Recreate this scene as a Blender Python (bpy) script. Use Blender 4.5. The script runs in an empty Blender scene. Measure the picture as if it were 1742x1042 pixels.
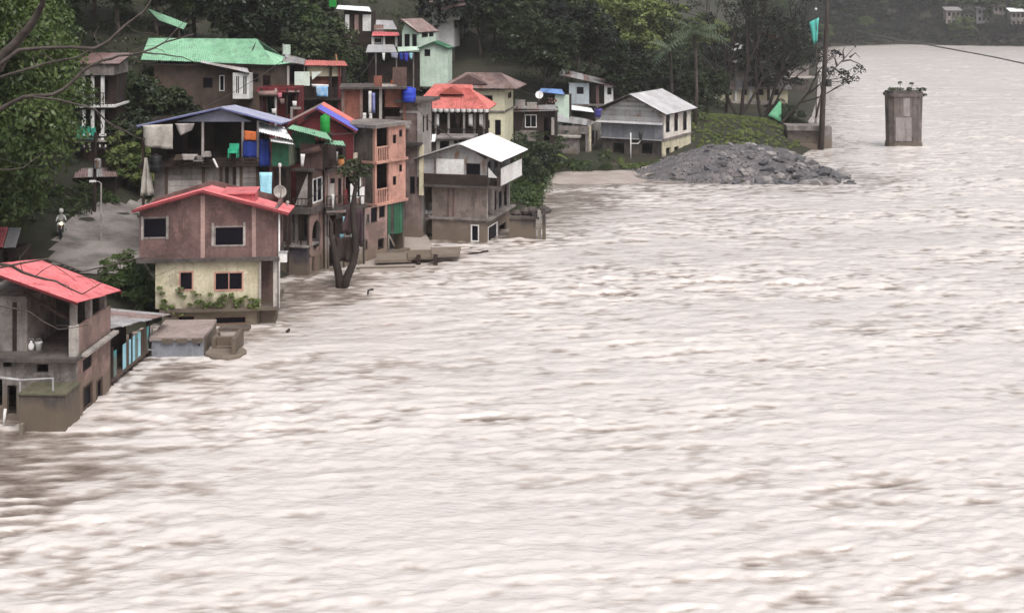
import bpy, math, random
import numpy as np
from mathutils import Vector, Matrix, noise as mnoise
random.seed(7); RNG = np.random.default_rng(7)
SC = bpy.context.scene
COL = SC.collection
R = math.radians
# ---------------------------------------------------------------- camera, sky, sun, exposure
CAMH, FPX, CX = 17.3, 2200.0, 871.0          # eye height, focal length in photo pixels, optical axis
cam = bpy.data.cameras.new('camera'); cam.sensor_width = 36.0; cam.lens = FPX / 1742 * 36
cam.shift_y = -521 / 1742; cam.clip_end = 3000; cam.clip_start = 0.5
camo = bpy.data.objects.new('camera', cam); COL.objects.link(camo)
camo.location = (0, 0, CAMH); camo.rotation_euler = (R(90), 0, 0); SC.camera = camo
SUN_EL, SUN_AZ = 58.0, 150.0                  # overcast: a broad soft sun, from the right and behind
w = bpy.data.worlds.new('World'); SC.world = w; w.use_nodes = True
nt = w.node_tree; bg = nt.nodes['Background']
sky = nt.nodes.new('ShaderNodeTexSky'); sky.sky_type = 'NISHITA'; sky.sun_disc = False
sky.sun_elevation = R(SUN_EL); sky.sun_rotation = R(SUN_AZ); sky.air_density = 1.0; sky.dust_density = 6.0; sky.ozone_density = 1.0
hs = nt.nodes.new('ShaderNodeHueSaturation'); hs.inputs['Saturation'].default_value = 0.22
nt.links.new(sky.outputs[0], hs.inputs['Color']); nt.links.new(hs.outputs[0], bg.inputs[0]); bg.inputs[1].default_value = 0.15
sl = bpy.data.lights.new('sun', 'SUN'); sl.energy = 1.3; sl.angle = R(35); sl.color = (1, .965, .93)
so = bpy.data.objects.new('sun', sl); COL.objects.link(so)
az = R(SUN_AZ); d = Vector((math.sin(az) * math.cos(R(SUN_EL)), math.cos(az) * math.cos(R(SUN_EL)), math.sin(R(SUN_EL))))
so.rotation_euler = d.to_track_quat('Z', 'Y').to_euler(); so.location = d * 200
vs = SC.view_settings; vs.view_transform = 'Standard'; vs.look = 'None'; vs.gamma = 1.0; vs.exposure = 0.28; vs.use_curve_mapping = False
SC.cycles.max_bounces = 6; SC.cycles.diffuse_bounces = 3; SC.cycles.transparent_max_bounces = 6; SC.cycles.volume_bounces = 1
try: SC.cycles.use_denoising = True
except Exception: pass

def P(px, py, D): return Vector(((px - CX) * D / FPX, D, CAMH - py * D / FPX))
# ---------------------------------------------------------------- materials
MUD = (.15, .115, .085)
MATS = {}
def M(name, col, col2=None, rough=.85, sc=.9, streak=.4, mud=False, bump=.12, spec=.25, rib=None, rust=None):
    if name in MATS: return MATS[name]
    m = bpy.data.materials.new(name); m.use_nodes = True; t = m.node_tree; n = t.nodes; L = t.links.new
    b = n['Principled BSDF']; b.inputs['Roughness'].default_value = rough; b.inputs['Specular IOR Level'].default_value = spec
    col2 = col2 or tuple(c * .5 for c in col)
    g = n.new('ShaderNodeNewGeometry')
    def noise(scale, detail=4, vec=(1, 1, 1), off=0):
        mp = n.new('ShaderNodeMapping'); mp.inputs['Scale'].default_value = vec; mp.inputs['Location'].default_value = (off, off * .7, off * .3)
        L(g.outputs['Position'], mp.inputs['Vector'])
        x = n.new('ShaderNodeTexNoise'); x.inputs['Scale'].default_value = scale; x.inputs['Detail'].default_value = detail; x.inputs['Roughness'].default_value = .62
        L(mp.outputs[0], x.inputs['Vector']); return x.outputs['Fac']
    def rng(src, a, c, lo=0., hi=1.):
        x = n.new('ShaderNodeMapRange'); x.inputs[1].default_value = a; x.inputs[2].default_value = c; x.inputs[3].default_value = lo; x.inputs[4].default_value = hi
        L(src, x.inputs[0]); return x.outputs[0]
    def mix(f, A, B, mode='MIX'):
        x = n.new('ShaderNodeMix'); x.data_type = 'RGBA'; x.blend_type = mode
        if isinstance(f, float): x.inputs[0].default_value = f
        else: L(f, x.inputs[0])
        for i, v in ((6, A), (7, B)):
            if isinstance(v, tuple): x.inputs[i].default_value = (*v, 1)
            else: L(v, x.inputs[i])
        return x.outputs[2]
    c = mix(rng(noise(sc), .38, .68), col, col2)
    if mud: c = mix(rng(noise(.8, 7, (1, 1, .8), 51), .55, .585, 0., .55), c, tuple(x * .62 for x in col2)); c = mix(rng(noise(.55, 7, off=77), .6, .63, 0., .4), c, tuple(min(.8, x * 1.25) for x in col))
    if rust: c = mix(rng(noise(sc * 1.7, 6, (1, 1, .5), 13), .53, .64), c, rust)
    st = rng(noise(1.6, 5, (2.2, 2.2, .22), 31), .5, .75)
    sv = n.new('ShaderNodeMath'); sv.operation = 'MULTIPLY'; L(st, sv.inputs[0]); sv.inputs[1].default_value = streak
    c = mix(sv.outputs[0], c, tuple(x * .35 for x in col2))
    oi = n.new('ShaderNodeObjectInfo')
    fine = noise(9, 3, off=7)
    v2 = n.new('ShaderNodeMath'); v2.operation = 'ADD'; L(rng(fine, .3, .7, .82, 1.12), v2.inputs[0]); L(rng(oi.outputs['Random'], 0, 1, -.09, .09), v2.inputs[1])
    hv = n.new('ShaderNodeHueSaturation'); L(v2.outputs[0], hv.inputs['Value']); L(c, hv.inputs['Color']); c = hv.outputs[0]
    if mud:
        sx = n.new('ShaderNodeSeparateXYZ'); L(g.outputs['Position'], sx.inputs[0])
        ad = n.new('ShaderNodeMath'); ad.operation = 'ADD'; L(sx.outputs[2], ad.inputs[0]); L(rng(noise(.8, 3, off=3), .3, .7, -.5, .5), ad.inputs[1])
        c = mix(rng(ad.outputs[0], .9, 1.5, .75, 0.), c, MUD)
    L(c, b.inputs['Base Color'])
    bp = n.new('ShaderNodeBump'); bp.inputs['Strength'].default_value = bump; bp.inputs['Distance'].default_value = .05; L(fine, bp.inputs['Height'])
    L(bp.outputs[0], b.inputs['Normal'])
    MATS[name] = m; return m
def leafmat(name, c1, c2, c3, trans=.22):
    m = bpy.data.materials.new(name); m.use_nodes = True; t = m.node_tree; n = t.nodes; L = t.links.new
    n.remove(n['Principled BSDF']); out = n['Material Output']
    g = n.new('ShaderNodeNewGeometry'); oi = n.new('ShaderNodeObjectInfo')
    x = n.new('ShaderNodeTexNoise'); x.inputs['Scale'].default_value = .55; x.inputs['Detail'].default_value = 3; L(g.outputs['Position'], x.inputs['Vector'])
    y = n.new('ShaderNodeTexNoise'); y.inputs['Scale'].default_value = 4; L(g.outputs['Position'], y.inputs['Vector'])
    a = n.new('ShaderNodeMath'); a.operation = 'MULTIPLY_ADD'; L(oi.outputs['Random'], a.inputs[0]); a.inputs[1].default_value = .35; L(x.outputs['Fac'], a.inputs[2])
    a2 = n.new('ShaderNodeMath'); a2.operation = 'MULTIPLY_ADD'; L(y.outputs['Fac'], a2.inputs[0]); a2.inputs[1].default_value = .4; L(a.outputs[0], a2.inputs[2])
    r = n.new('ShaderNodeValToRGB'); e = r.color_ramp.elements; e[0].position = .5; e[0].color = (*c1, 1); e[1].position = 1.0; e[1].color = (*c3, 1)
    k = e.new(.75); k.color = (*c2, 1); L(a2.outputs[0], r.inputs[0])
    df = n.new('ShaderNodeBsdfDiffuse'); tr = n.new('ShaderNodeBsdfTranslucent'); gl = n.new('ShaderNodeBsdfGlossy'); gl.inputs['Roughness'].default_value = .45; gl.inputs[0].default_value = (.8, .8, .8, 1)
    L(r.outputs[0], df.inputs[0]); L(r.outputs[0], tr.inputs[0])
    m1 = n.new('ShaderNodeMixShader'); m1.inputs[0].default_value = trans; L(df.outputs[0], m1.inputs[1]); L(tr.outputs[0], m1.inputs[2])
    m2 = n.new('ShaderNodeMixShader'); m2.inputs[0].default_value = .025; L(m1.outputs[0], m2.inputs[1]); L(gl.outputs[0], m2.inputs[2])
    L(m2.outputs[0], out.inputs[0]); MATS[name] = m; return m
def glassmat(name, col, rough=.12):
    m = bpy.data.materials.new(name); m.use_nodes = True; b = m.node_tree.nodes['Principled BSDF']
    b.inputs['Base Color'].default_value = (*col, 1); b.inputs['Roughness'].default_value = rough; b.inputs['Specular IOR Level'].default_value = .06; MATS[name] = m; return m
CONC = M('concrete', (.26, .23, .215), (.13, .112, .105), streak=.55, mud=True)
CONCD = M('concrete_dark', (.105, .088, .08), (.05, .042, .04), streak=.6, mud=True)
CONCL = M('concrete_light', (.42, .385, .355), (.26, .235, .215), streak=.4, mud=True)
PINKW = M('pink_render', (.31, .205, .18), (.19, .13, .115), streak=.4, mud=True)
PINK = M('pink_paint', (.50, .27, .215), (.36, .2, .16), streak=.3, mud=True)
BRICKW = M('brown_brick_render', (.19, .115, .105), (.115, .07, .065), streak=.4, mud=True)
BRICK = M('red_brick', (.27, .105, .075), (.17, .07, .055), streak=.3, sc=1.5)
CREAM = M('cream_paint', (.60, .54, .40), (.42, .37, .26), streak=.35, mud=True)
YELLOW = M('pale_yellow_paint', (.72, .68, .50), (.62, .57, .42), streak=.2)
WHITE = M('white_paint', (.78, .77, .76), (.6, .58, .56), streak=.3)
WHITEM = M('white_tin', (.86, .86, .87), (.8, .79, .79), rough=.5, streak=.08)
GREYT = M('grey_tin', (.34, .335, .34), (.23, .22, .225), rough=.55, streak=.35, rust=(.2, .13, .09))
GREYL = M('light_grey_tin', (.44, .43, .44), (.34, .33, .335), rough=.5, streak=.2)
GREYB = M('blue_grey_tin', (.24, .25, .28), (.17, .175, .195), rough=.6, streak=.3)
REDT = M('red_tin', (.68, .19, .20), (.56, .14, .15), rough=.5, streak=.38, rust=(.40, .10, .11))
SALMON = M('salmon_tin', (.60, .185, .165), (.48, .15, .13), rough=.6, streak=.38, rust=(.38, .12, .10))
GREENT = M('green_tin', (.28, .50, .34), (.2, .4, .26), rough=.55, streak=.38, rust=(.20, .33, .24))
GREEND = M('dark_green_tin', (.035, .13, .07), (.022, .075, .045), rough=.6)
GREENB = M('bright_green_plastic', (.02, .30, .05), (.015, .2, .035), rough=.5, streak=.1)
BLUEV = M('violet_blue_tin', (.12, .13, .50), (.09, .10, .36), rough=.5, streak=.1)
BLUEP = M('pale_blue_tin', (.33, .34, .44), (.24, .25, .34), rough=.5, streak=.2)
BLUE = M('blue_tarp', (.02, .05, .32), (.015, .035, .2), rough=.6, streak=.1)
BLUET = M('blue_plastic_tank', (.03, .06, .5), (.025, .05, .36), rough=.4, streak=.08)
LBLUE = M('light_blue_cloth', (.35, .62, .72), (.25, .48, .58), rough=.9, streak=.25)
TURQ = M('turquoise_paint', (.12, .42, .44), (.07, .27, .29), rough=.7, streak=.45, mud=True)
MINT = M('mint_paint', (.55, .66, .56), (.42, .52, .44), streak=.25)
MAROON = M('maroon_paint', (.16, .025, .03), (.10, .018, .02), streak=.2)
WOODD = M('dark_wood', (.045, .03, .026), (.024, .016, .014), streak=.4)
WOOD = M('brown_wood', (.11, .075, .06), (.065, .045, .035), streak=.4)
WOODG = M('weathered_board', (.27, .24, .23), (.14, .12, .115), streak=.6)
WOODL = M('pale_board', (.45, .405, .385), (.28, .245, .235), streak=.5)
TARP = M('dirty_tarp', (.50, .46, .42), (.30, .27, .24), rough=.7, streak=.4, bump=.3)
CLOTHW = M('white_cloth', (.75, .73, .72), (.6, .58, .57), rough=.9, streak=.15)
ORANGE = M('orange_cloth', (.62, .17, .06), (.5, .13, .05), rough=.9, streak=.1)
PINKC = M('pink_cloth', (.6, .2, .25), (.45, .14, .18), rough=.9)
BROWNROOF = M('brown_rusted_tin', (.26, .19, .18), (.17, .12, .115), rough=.7, streak=.3, rust=(.17, .09, .07))
BLACK = M('black_plastic', (.02, .02, .022), (.012, .012, .013), rough=.5)
RUBBER = M('dark_metal', (.05, .047, .047), (.03, .028, .028), rough=.6)
PIPE = M('galvanised_pipe', (.42, .41, .41), (.3, .29, .29), rough=.45)
SKIN = M('skin', (.25, .14, .10), (.22, .12, .085), rough=.6, streak=0.)
GLASS = glassmat('dark_glass', (.006, .005, .009), .45); GLASSB = glassmat('blue_glass', (.02, .025, .06))
EARTH = M('earth', (.034, .032, .021), (.018, .02, .011), sc=.25, streak=0., bump=.5)
MUDG = M('mud_flat', (.36, .31, .28), (.27, .225, .20), sc=.35, streak=0., bump=.35, rough=.6)
ROADM = M('road_concrete', (.28, .25, .235), (.11, .098, .09), sc=.45, streak=0., bump=.3)
STONE = M('grey_stone', (.13, .125, .132), (.06, .058, .064), sc=.8, streak=0., bump=.5)
STONEL = M('pale_stone', (.25, .23, .225), (.14, .13, .127), sc=.8, streak=0., bump=.5)
GRAVEL = M('gravel', (.18, .16, .158), (.085, .077, .08), sc=.5, streak=0., bump=.8)
BARK = M('bark', (.10, .08, .065), (.055, .043, .036), sc=3, streak=.3, bump=.5)
BARKL = M('pale_bark', (.105, .085, .075), (.055, .044, .04), sc=3, streak=.3, bump=.5)
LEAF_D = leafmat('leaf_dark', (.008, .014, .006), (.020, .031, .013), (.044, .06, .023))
LEAF_M = leafmat('leaf_mid', (.014, .028, .008), (.04, .066, .018), (.085, .12, .033))
LEAF_L = leafmat('leaf_light', (.045, .075, .022), (.09, .125, .035), (.155, .185, .055))
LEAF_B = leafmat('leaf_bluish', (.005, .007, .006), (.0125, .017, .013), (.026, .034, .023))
FROND = leafmat('palm_frond', (.05, .075, .045), (.09, .12, .075), (.15, .18, .11))
GRASS = leafmat('grass_blade', (.05, .085, .02), (.095, .14, .035), (.16, .19, .06))
# ---------------------------------------------------------------- object helpers
def link(o, parent=None):
    COL.objects.link(o)
    if parent: o.parent = parent
    return o
def mk(name, vs_, fs, mat, parent=None, smooth=False):
    me = bpy.data.meshes.new(name); me.from_pydata([tuple(v) for v in vs_], [], fs); me.update()
    if smooth: me.polygons.foreach_set('use_smooth', [True] * len(me.polygons))
    if mat: me.materials.append(mat)
    return link(bpy.data.objects.new(name, me), parent)
def mknp(name, V, F, mat, parent=None, smooth=False):
    """fast quad/tri mesh from arrays; returns mesh"""
    me = bpy.data.meshes.new(name); k = F.shape[1]
    me.vertices.add(len(V)); me.vertices.foreach_set('co', np.ascontiguousarray(V, np.float32).ravel())
    me.loops.add(F.size); me.loops.foreach_set('vertex_index', np.ascontiguousarray(F, np.int32).ravel())
    me.polygons.add(len(F)); me.polygons.foreach_set('loop_start', np.arange(0, F.size, k, dtype=np.int32))
    if smooth: me.polygons.foreach_set('use_smooth', np.ones(len(F), bool))
    me.update(calc_edges=True); me.validate()
    if mat: me.materials.append(mat)
    return me
def tag(o, label, cat=None, group=None, kind=None):
    if label: o['label'] = label
    if cat: o['category'] = cat
    if group: o['group'] = group
    if kind: o['kind'] = kind
    return o
BOXF = [(0, 3, 2, 1), (4, 5, 6, 7), (0, 1, 5, 4), (1, 2, 6, 5), (2, 3, 7, 6), (3, 0, 4, 7)]
def boxv(x0, x1, y0, y1, z0, z1): return [(x0, y0, z0), (x1, y0, z0), (x1, y1, z0), (x0, y1, z0), (x0, y0, z1), (x1, y0, z1), (x1, y1, z1), (x0, y1, z1)]
class MB:
    """collects primitives for one mesh"""
    def __init__(s): s.v = []; s.f = []
    def add(s, v, f):
        o = len(s.v); s.v += [tuple(x) for x in v]; s.f += [tuple(i + o for i in q) for q in f]; return s
    def box(s, *a): return s.add(boxv(*a), BOXF)
    def bar(s, a, b, w, h=None):
        a, b = Vector(a), Vector(b); h = h or w; d = (b - a).normalized(); up = Vector((0, 0, 1)) if abs(d.z) < .95 else Vector((0, 1, 0))
        x = d.cross(up).normalized() * w / 2; y = x.cross(d).normalized() * h / 2
        return s.add([a - x - y, a + x - y, a + x + y, a - x + y, b - x - y, b + x - y, b + x + y, b - x + y], BOXF)
    def tube(s, pts, rad, seg=6, cap=True):
        pts = [Vector(p) for p in pts]; n = len(pts)
        if not isinstance(rad, (list, tuple)): rad = [rad] * n
        vs_ = []; 
        for i, p in enumerate(pts):
            d = (pts[min(i + 1, n - 1)] - pts[max(i - 1, 0)]).normalized(); up = Vector((0, 0, 1)) if abs(d.z) < .9 else Vector((1, 0, 0))
            x = d.cross(up).normalized(); y = x.cross(d)
            vs_ += [p + (x * math.cos(a) + y * math.sin(a)) * rad[i] for a in [2 * math.pi * k / seg for k in range(seg)]]
        fs = [(i * seg + k, i * seg + (k + 1) % seg, (i + 1) * seg + (k + 1) % seg, (i + 1) * seg + k) for i in range(n - 1) for k in range(seg)]
        if cap: fs += [tuple(range(seg))[::-1], tuple((n - 1) * seg + k for k in range(seg))]
        return s.add(vs_, fs)
    def lathe(s, prof, c=(0, 0, 0), seg=14):
        vs_ = []; n = len(prof)
        for r, z in prof: vs_ += [(c[0] + r * math.cos(2 * math.pi * k / seg), c[1] + r * math.sin(2 * math.pi * k / seg), c[2] + z) for k in range(seg)]
        fs = [(i * seg + k, i * seg + (k + 1) % seg, (i + 1) * seg + (k + 1) % seg, (i + 1) * seg + k) for i in range(n - 1) for k in range(seg)]
        fs += [tuple(range(seg))[::-1], tuple((n - 1) * seg + k for k in range(seg))]
        return s.add(vs_, fs)
    def obj(s, name, mat, parent=None, smooth=False): return mk(name, s.v, s.f, mat, parent, smooth)
def empty(name, loc, yaw=0):
    o = bpy.data.objects.new(name, None); COL.objects.link(o); o.location = loc; o.rotation_euler = (0, 0, yaw); o.empty_display_size = .3; return o
# ---------------------------------------------------------------- terrain
SHORE = [(-42, -20), (-38, 20), (-30, 40), (-25, 52), (-22, 60), (-19, 68), (-15, 78), (-12, 84), (-9, 90), (-5, 95), (0, 100), (3, 108), (3.5, 118), (4.5, 128), (12, 130.5),
         (13, 125), (18, 122.5), (27, 121.5), (31, 122.5), (32.5, 127), (31, 134), (32, 142), (34.3, 148), (36.4, 152), (37.4, 160), (39.2, 172), (45, 192), (51, 215), (62, 260), (79, 330), (100, 420), (118, 478), (150, 503), (190, 480), (260, 430), (340, 400), (420, 390)]
POLY = np.array(SHORE + [(420, 900), (-400, 900), (-400, -20)], float)
def sdist(X, Y):
    X = np.asarray(X, float); Y = np.asarray(Y, float)
    best = np.full(X.shape, 1e9); ins = np.zeros(X.shape, bool); n = len(POLY)
    for i in range(n):
        ax, ay = POLY[i]; bx, by = POLY[(i + 1) % n]
        if i < len(SHORE) - 1:
            t = np.clip(((X - ax) * (bx - ax) + (Y - ay) * (by - ay)) / ((bx - ax) ** 2 + (by - ay) ** 2), 0, 1)
            best = np.minimum(best, np.hypot(X - ax - t * (bx - ax), Y - ay - t * (by - ay)))
        if ay != by:
            c = ((ay > Y) != (by > Y)) & (X < (bx - ax) * (Y - ay) / (by - ay) + ax); ins ^= c
    return np.where(ins, best, -best)
PD = [-60, -20, -4, 0, 2, 5, 12, 17, 25, 40, 60, 100, 160, 300]
PZ = [-3.5, -3, -1.8, -.15, .45, 1.0, 1.4, 2.2, 5.5, 11, 18, 29, 36, 40]
def fnoise(X, Y, s, seed=0):
    return np.sin(X * s + seed) * np.cos(Y * s * 1.13 + seed * 2.1) + .5 * np.sin(X * s * 2.3 + Y * s * 1.7 + seed) + .3 * np.cos(X * s * 3.9 - Y * s * 4.7 + seed)
def ground(X, Y):
    X = np.asarray(X, float); Y = np.asarray(Y, float); d = sdist(X, Y)
    z = np.interp(d, PD, PZ)
    z = z + np.clip(d - 14, 0, 20) / 20 * fnoise(X, Y, .09, 1) * 1.1 + np.clip(d, 0, 4) / 4 * fnoise(X, Y, .7, 2) * .06
    z = z - 3.4 * np.exp(-(((X + 27) / 11) ** 2 + ((Y - 114) / 8) ** 2)) + 1.7 * np.exp(-(((X - 27) / 12) ** 2 + ((Y - 157) / 11) ** 2)) * np.clip(d / 6, 0, 1)
    return z
def gz(x, y): return float(ground(np.array([x]), np.array([y]))[0])
xs = np.unique(np.concatenate([np.arange(-240, -60, 6), np.arange(-60, 70, 1.5), np.arange(70, 421, 7)]))
ys = np.unique(np.concatenate([np.arange(-20, 40, 6), np.arange(40, 200, 1.5), np.arange(200, 300, 4), np.arange(300, 760, 9)]))
GX, GY = np.meshgrid(xs, ys); GZ = ground(GX, GY)
nx, ny = len(xs), len(ys)
idx = np.arange(nx * ny).reshape(ny, nx)
F = np.stack([idx[:-1, :-1], idx[:-1, 1:], idx[1:, 1:], idx[1:, :-1]], -1).reshape(-1, 4)
me = mknp('terrain', np.stack([GX, GY, GZ], -1).reshape(-1, 3), F, EARTH, smooth=True)
tag(link(bpy.data.objects.new('terrain', me)), 'earth bank and wooded hillside rising from the river', kind='structure')
# ---------------------------------------------------------------- river: displaced sheet with real waves
def tile(N, L, lam0, spread, aniso, seed):
    r = np.random.default_rng(seed); kx = np.fft.fftfreq(N, L / N)[None, :] * aniso; ky = np.fft.fftfreq(N, L / N)[:, None]
    k = np.hypot(kx, ky) + 1e-9; amp = np.exp(-(np.log(k * lam0) / spread) ** 2) / k ** .6
    f = np.fft.fft2(r.standard_normal((N, N))) * amp; h = np.real(np.fft.ifft2(f)); return h / h.std()
def samp(T, L, X, Y):
    N = T.shape[0]; u = (X / L * N) % N; v = (Y / L * N) % N; i = u.astype(int); j = v.astype(int); a = u - i; b = v - j; i1 = (i + 1) % N; j1 = (j + 1) % N; i %= N; j %= N
    return (T[j, i] * (1 - a) + T[j, i1] * a) * (1 - b) + (T[j1, i] * (1 - a) + T[j1, i1] * a) * b
T1 = tile(512, 61, 1.9, .45, 3.2, 1); T2 = tile(512, 41, .95, .42, 3.6, 2); T3 = tile(512, 23, .45, .45, 3.0, 3); T4 = tile(256, 97, 9, .6, 3.0, 4); T5 = tile(256, 143, 16, .7, 2.2, 5)
rows, cols = 940, 640
yy = 24 * (560 / 24) ** np.linspace(0, 1, rows)
tt = np.linspace(0, 1, cols)
lo = -np.maximum(.5 * yy + 10, 30.); lo = np.maximum(lo, -62.); hi = np.maximum(.46 * yy + 9, 27.) + np.clip((yy - 250) / 250, 0, 1) * 90
WX = lo[:, None] + (hi - lo)[:, None] * tt[None, :]; WY = np.repeat(yy[:, None], cols, 1)
ca, sa = math.cos(.16), math.sin(.16)
RX, RY = WX * ca + WY * sa, -WX * sa + WY * ca
SD = sdist(WX, WY)
calm = np.clip((-SD - .3) / 8, .18, 1)                       # flat against the bank
inlet = 1 - .8 * np.exp(-(((WX - 6) / 8) ** 2 + ((WY - 121) / 7) ** 2)); calm *= inlet
gust = np.clip(.8 + .35 * samp(T5, 143, RX, RY), .25, 1.5)
w1 = samp(T1, 61, RX, RY); w2 = samp(T2, 37, RX * .97 + 5, RY); w3 = samp(T3, 19, RX, RY + 3); w4 = samp(T4, 97, RX, RY)
w2 = np.where(w2 > 0, w2, w2 * .6); w3 = w3 + .2 * np.maximum(w3, 0) ** 2
fade = np.clip(200 / (WY + 50), 0, 1)
gust = np.clip(.9 + .33 * samp(T5, 143, RX, RY), .4, 1.5)
chop = calm * gust * np.clip(.66 + .34 * (WY - 40) / 55, .66, 1) * (.038 * w1 + .042 * w2 * fade + .019 * w3 * fade ** 2)
WZ = calm * .03 * w4 + chop
WZ += .3 * np.exp(-(((WX - 45.8) / 3.2) ** 2 + ((WY - 150.3) / 1.6) ** 2)) + .16 * np.exp(-(((WX - 52) / 5) ** 2 + ((WY - 153) / .9) ** 2)) * (1 + .6 * w2)   # wash round the pier
amp = gust * np.clip(.42 + .58 * (WY - 40) / 55, .42, 1)
foam_sheen = np.clip(.62 + .2 * np.clip((WY - 95) / 90, 0, 1) + amp * (.15 * w1 + .25 * w2 + .17 * w3) + .06 * w4 - .3 * (1 - calm), 0, 1) * np.clip(.35 + .65 * calm, 0, 1)  # foam plus painted sky reflection: paler with distance and on crests, darker troughs
foam_sheen = foam_sheen + .9 * np.exp(-(((WX - 51) / 6.5) ** 2 + ((WY - 153.2) / 1.3) ** 2)) + .8 * np.exp(-(((WX - 46) / 3.4) ** 2 + ((WY - 149.8) / .9) ** 2))
slack_reflection = .16 * np.exp(-np.clip(-SD, 0, 500) / 26) * (WY < 110)
for cx_, cy_, rx_, ry_, am in ((-20.5, 46.5, 6.5, 5.5, .85), (-11, 77.5, 3.2, 3.6, .5), (5, 112, 7, 3.2, .45), (12, 113, 9, 2.2, .3), (-15.5, 60, 2.2, 4, .4), (-4, 86, 3.5, 4, .25), (47.5, 146, 5, 1.2, .25)): slack_reflection = np.maximum(slack_reflection, am * np.exp(-(((WX - cx_) / rx_) ** 2 + ((WY - cy_) / ry_) ** 2) * (1 + .25 * w1)))
wl = np.zeros_like(WX)
for pl in (((-30, 722), (112, 722), (130, 712), (187, 680), (205, 655), (258, 612), (345, 612), (412, 608)), ((275, 557), (470, 553)), ((478, 476), (527, 477), (552, 466), (618, 450), (690, 420)), ((610, 465), (750, 462)), ((735, 416), (828, 421), (868, 409), (930, 394)), ((930, 326), (1060, 319), (1445, 315), (1420, 290), (1380, 262), (1416, 254))):
    pt = [((a_ - 871) * (CAMH / b_), CAMH * FPX / b_) for a_, b_ in pl]
    for (ax, ay), (bx, by) in zip(pt[:-1], pt[1:]):
        t_ = np.clip(((WX - ax) * (bx - ax) + (WY - ay) * (by - ay)) / ((bx - ax) ** 2 + (by - ay) ** 2), 0, 1); wl = np.maximum(wl, np.exp(-(np.hypot(WX - ax - t_ * (bx - ax), WY - ay - t_ * (by - ay)) / (.35 + .004 * WY)) ** 2))
foam_sheen = foam_sheen + wl * np.clip(.35 + .4 * w2 + .3 * w3, 0, .9); WZ = WZ + .05 * wl * np.clip(.5 + w3, 0, 1.5)      # broken foam where the current meets walls and stones
foam_sheen = np.clip(foam_sheen - slack_reflection * (1 - .35 * np.clip(w2, -1, 1.5)), 0, 1.2)                # brown slack water in lee of houses, points; near-left also paints dark tree reflection
idx = np.arange(rows * cols).reshape(rows, cols)
F = np.stack([idx[:-1, :-1], idx[:-1, 1:], idx[1:, 1:], idx[1:, :-1]], -1).reshape(-1, 4)
def river_mat():
    m = bpy.data.materials.new('muddy_river'); m.use_nodes = True; t = m.node_tree; n = t.nodes; L = t.links.new; b = n['Principled BSDF']
    at = n.new('ShaderNodeAttribute'); at.attribute_name = 'foam_sheen'
    g = n.new('ShaderNodeNewGeometry'); mp = n.new('ShaderNodeMapping'); mp.inputs['Scale'].default_value = (.55, 1.1, 1); mp.inputs['Rotation'].default_value = (0, 0, .16); L(g.outputs['Position'], mp.inputs[0])
    x = n.new('ShaderNodeTexNoise'); x.inputs['Scale'].default_value = 1.5; x.inputs['Detail'].default_value = 6; x.inputs['Roughness'].default_value = .65; L(mp.outputs[0], x.inputs[0])
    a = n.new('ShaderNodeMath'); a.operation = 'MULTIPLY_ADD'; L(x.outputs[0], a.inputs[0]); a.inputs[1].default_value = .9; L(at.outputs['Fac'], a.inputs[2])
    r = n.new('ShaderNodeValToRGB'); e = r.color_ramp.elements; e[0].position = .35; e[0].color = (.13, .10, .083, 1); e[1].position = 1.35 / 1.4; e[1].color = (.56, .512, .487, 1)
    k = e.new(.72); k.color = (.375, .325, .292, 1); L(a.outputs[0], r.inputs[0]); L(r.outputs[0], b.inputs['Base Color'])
    b.inputs['Roughness'].default_value = .2; b.inputs['IOR'].default_value = 1.5
    y = n.new('ShaderNodeTexNoise'); y.inputs['Scale'].default_value = 4.5; y.inputs['Detail'].default_value = 4; L(mp.outputs[0], y.inputs[0])
    bp = n.new('ShaderNodeBump'); bp.inputs['Strength'].default_value = .6; bp.inputs['Distance'].default_value = .09; L(y.outputs[0], bp.inputs['Height']); L(bp.outputs[0], b.inputs['Normal'])
    return m
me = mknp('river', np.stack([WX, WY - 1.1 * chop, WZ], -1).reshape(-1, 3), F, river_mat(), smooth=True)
fa = me.attributes.new('foam_sheen', 'FLOAT', 'POINT'); fa.data.foreach_set('value', foam_sheen.astype(np.float32).ravel())
tag(link(bpy.data.objects.new('river', me)), 'wide swollen muddy brown river', kind='structure')
# ---------------------------------------------------------------- trees
def leaf_quads(C, Nrm, size, rng, asp=.55):
    """C centres (n,3), Nrm preferred normals -> bent leaf quads"""
    n = len(C); nr = Nrm + rng.normal(0, .55, (n, 3)); nr /= np.linalg.norm(nr, axis=1)[:, None] + 1e-9
    t = rng.normal(0, 1, (n, 3)); t -= (t * nr).sum(1)[:, None] * nr; t /= np.linalg.norm(t, axis=1)[:, None] + 1e-9
    b = np.cross(nr, t); s = size * rng.uniform(.6, 1.4, n)[:, None]
    a0 = C - t * s; a1 = C + b * s * asp - nr * s * .12; a2 = C + t * s - nr * s * .25; a3 = C - b * s * asp - nr * s * .12
    V = np.stack([a0, a1, a2, a3], 1).reshape(-1, 3); F = np.arange(4 * n).reshape(n, 4); return V, F
def clump_cloud(rng, centres, radii, per, flat=.7):
    n = len(centres); c = np.repeat(centres, per, 0); r = np.repeat(radii, per)
    d = rng.normal(0, 1, (len(c), 3)); d /= np.linalg.norm(d, axis=1)[:, None]; d[:, 2] = np.where(d[:, 2] < -.35, -d[:, 2], d[:, 2])
    rad = rng.uniform(.55, 1.08, len(c)) ** .7
    return c + d * (r * rad)[:, None] * np.array([1, 1, flat]), d * .8 + np.array([0, 0, .75])
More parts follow.
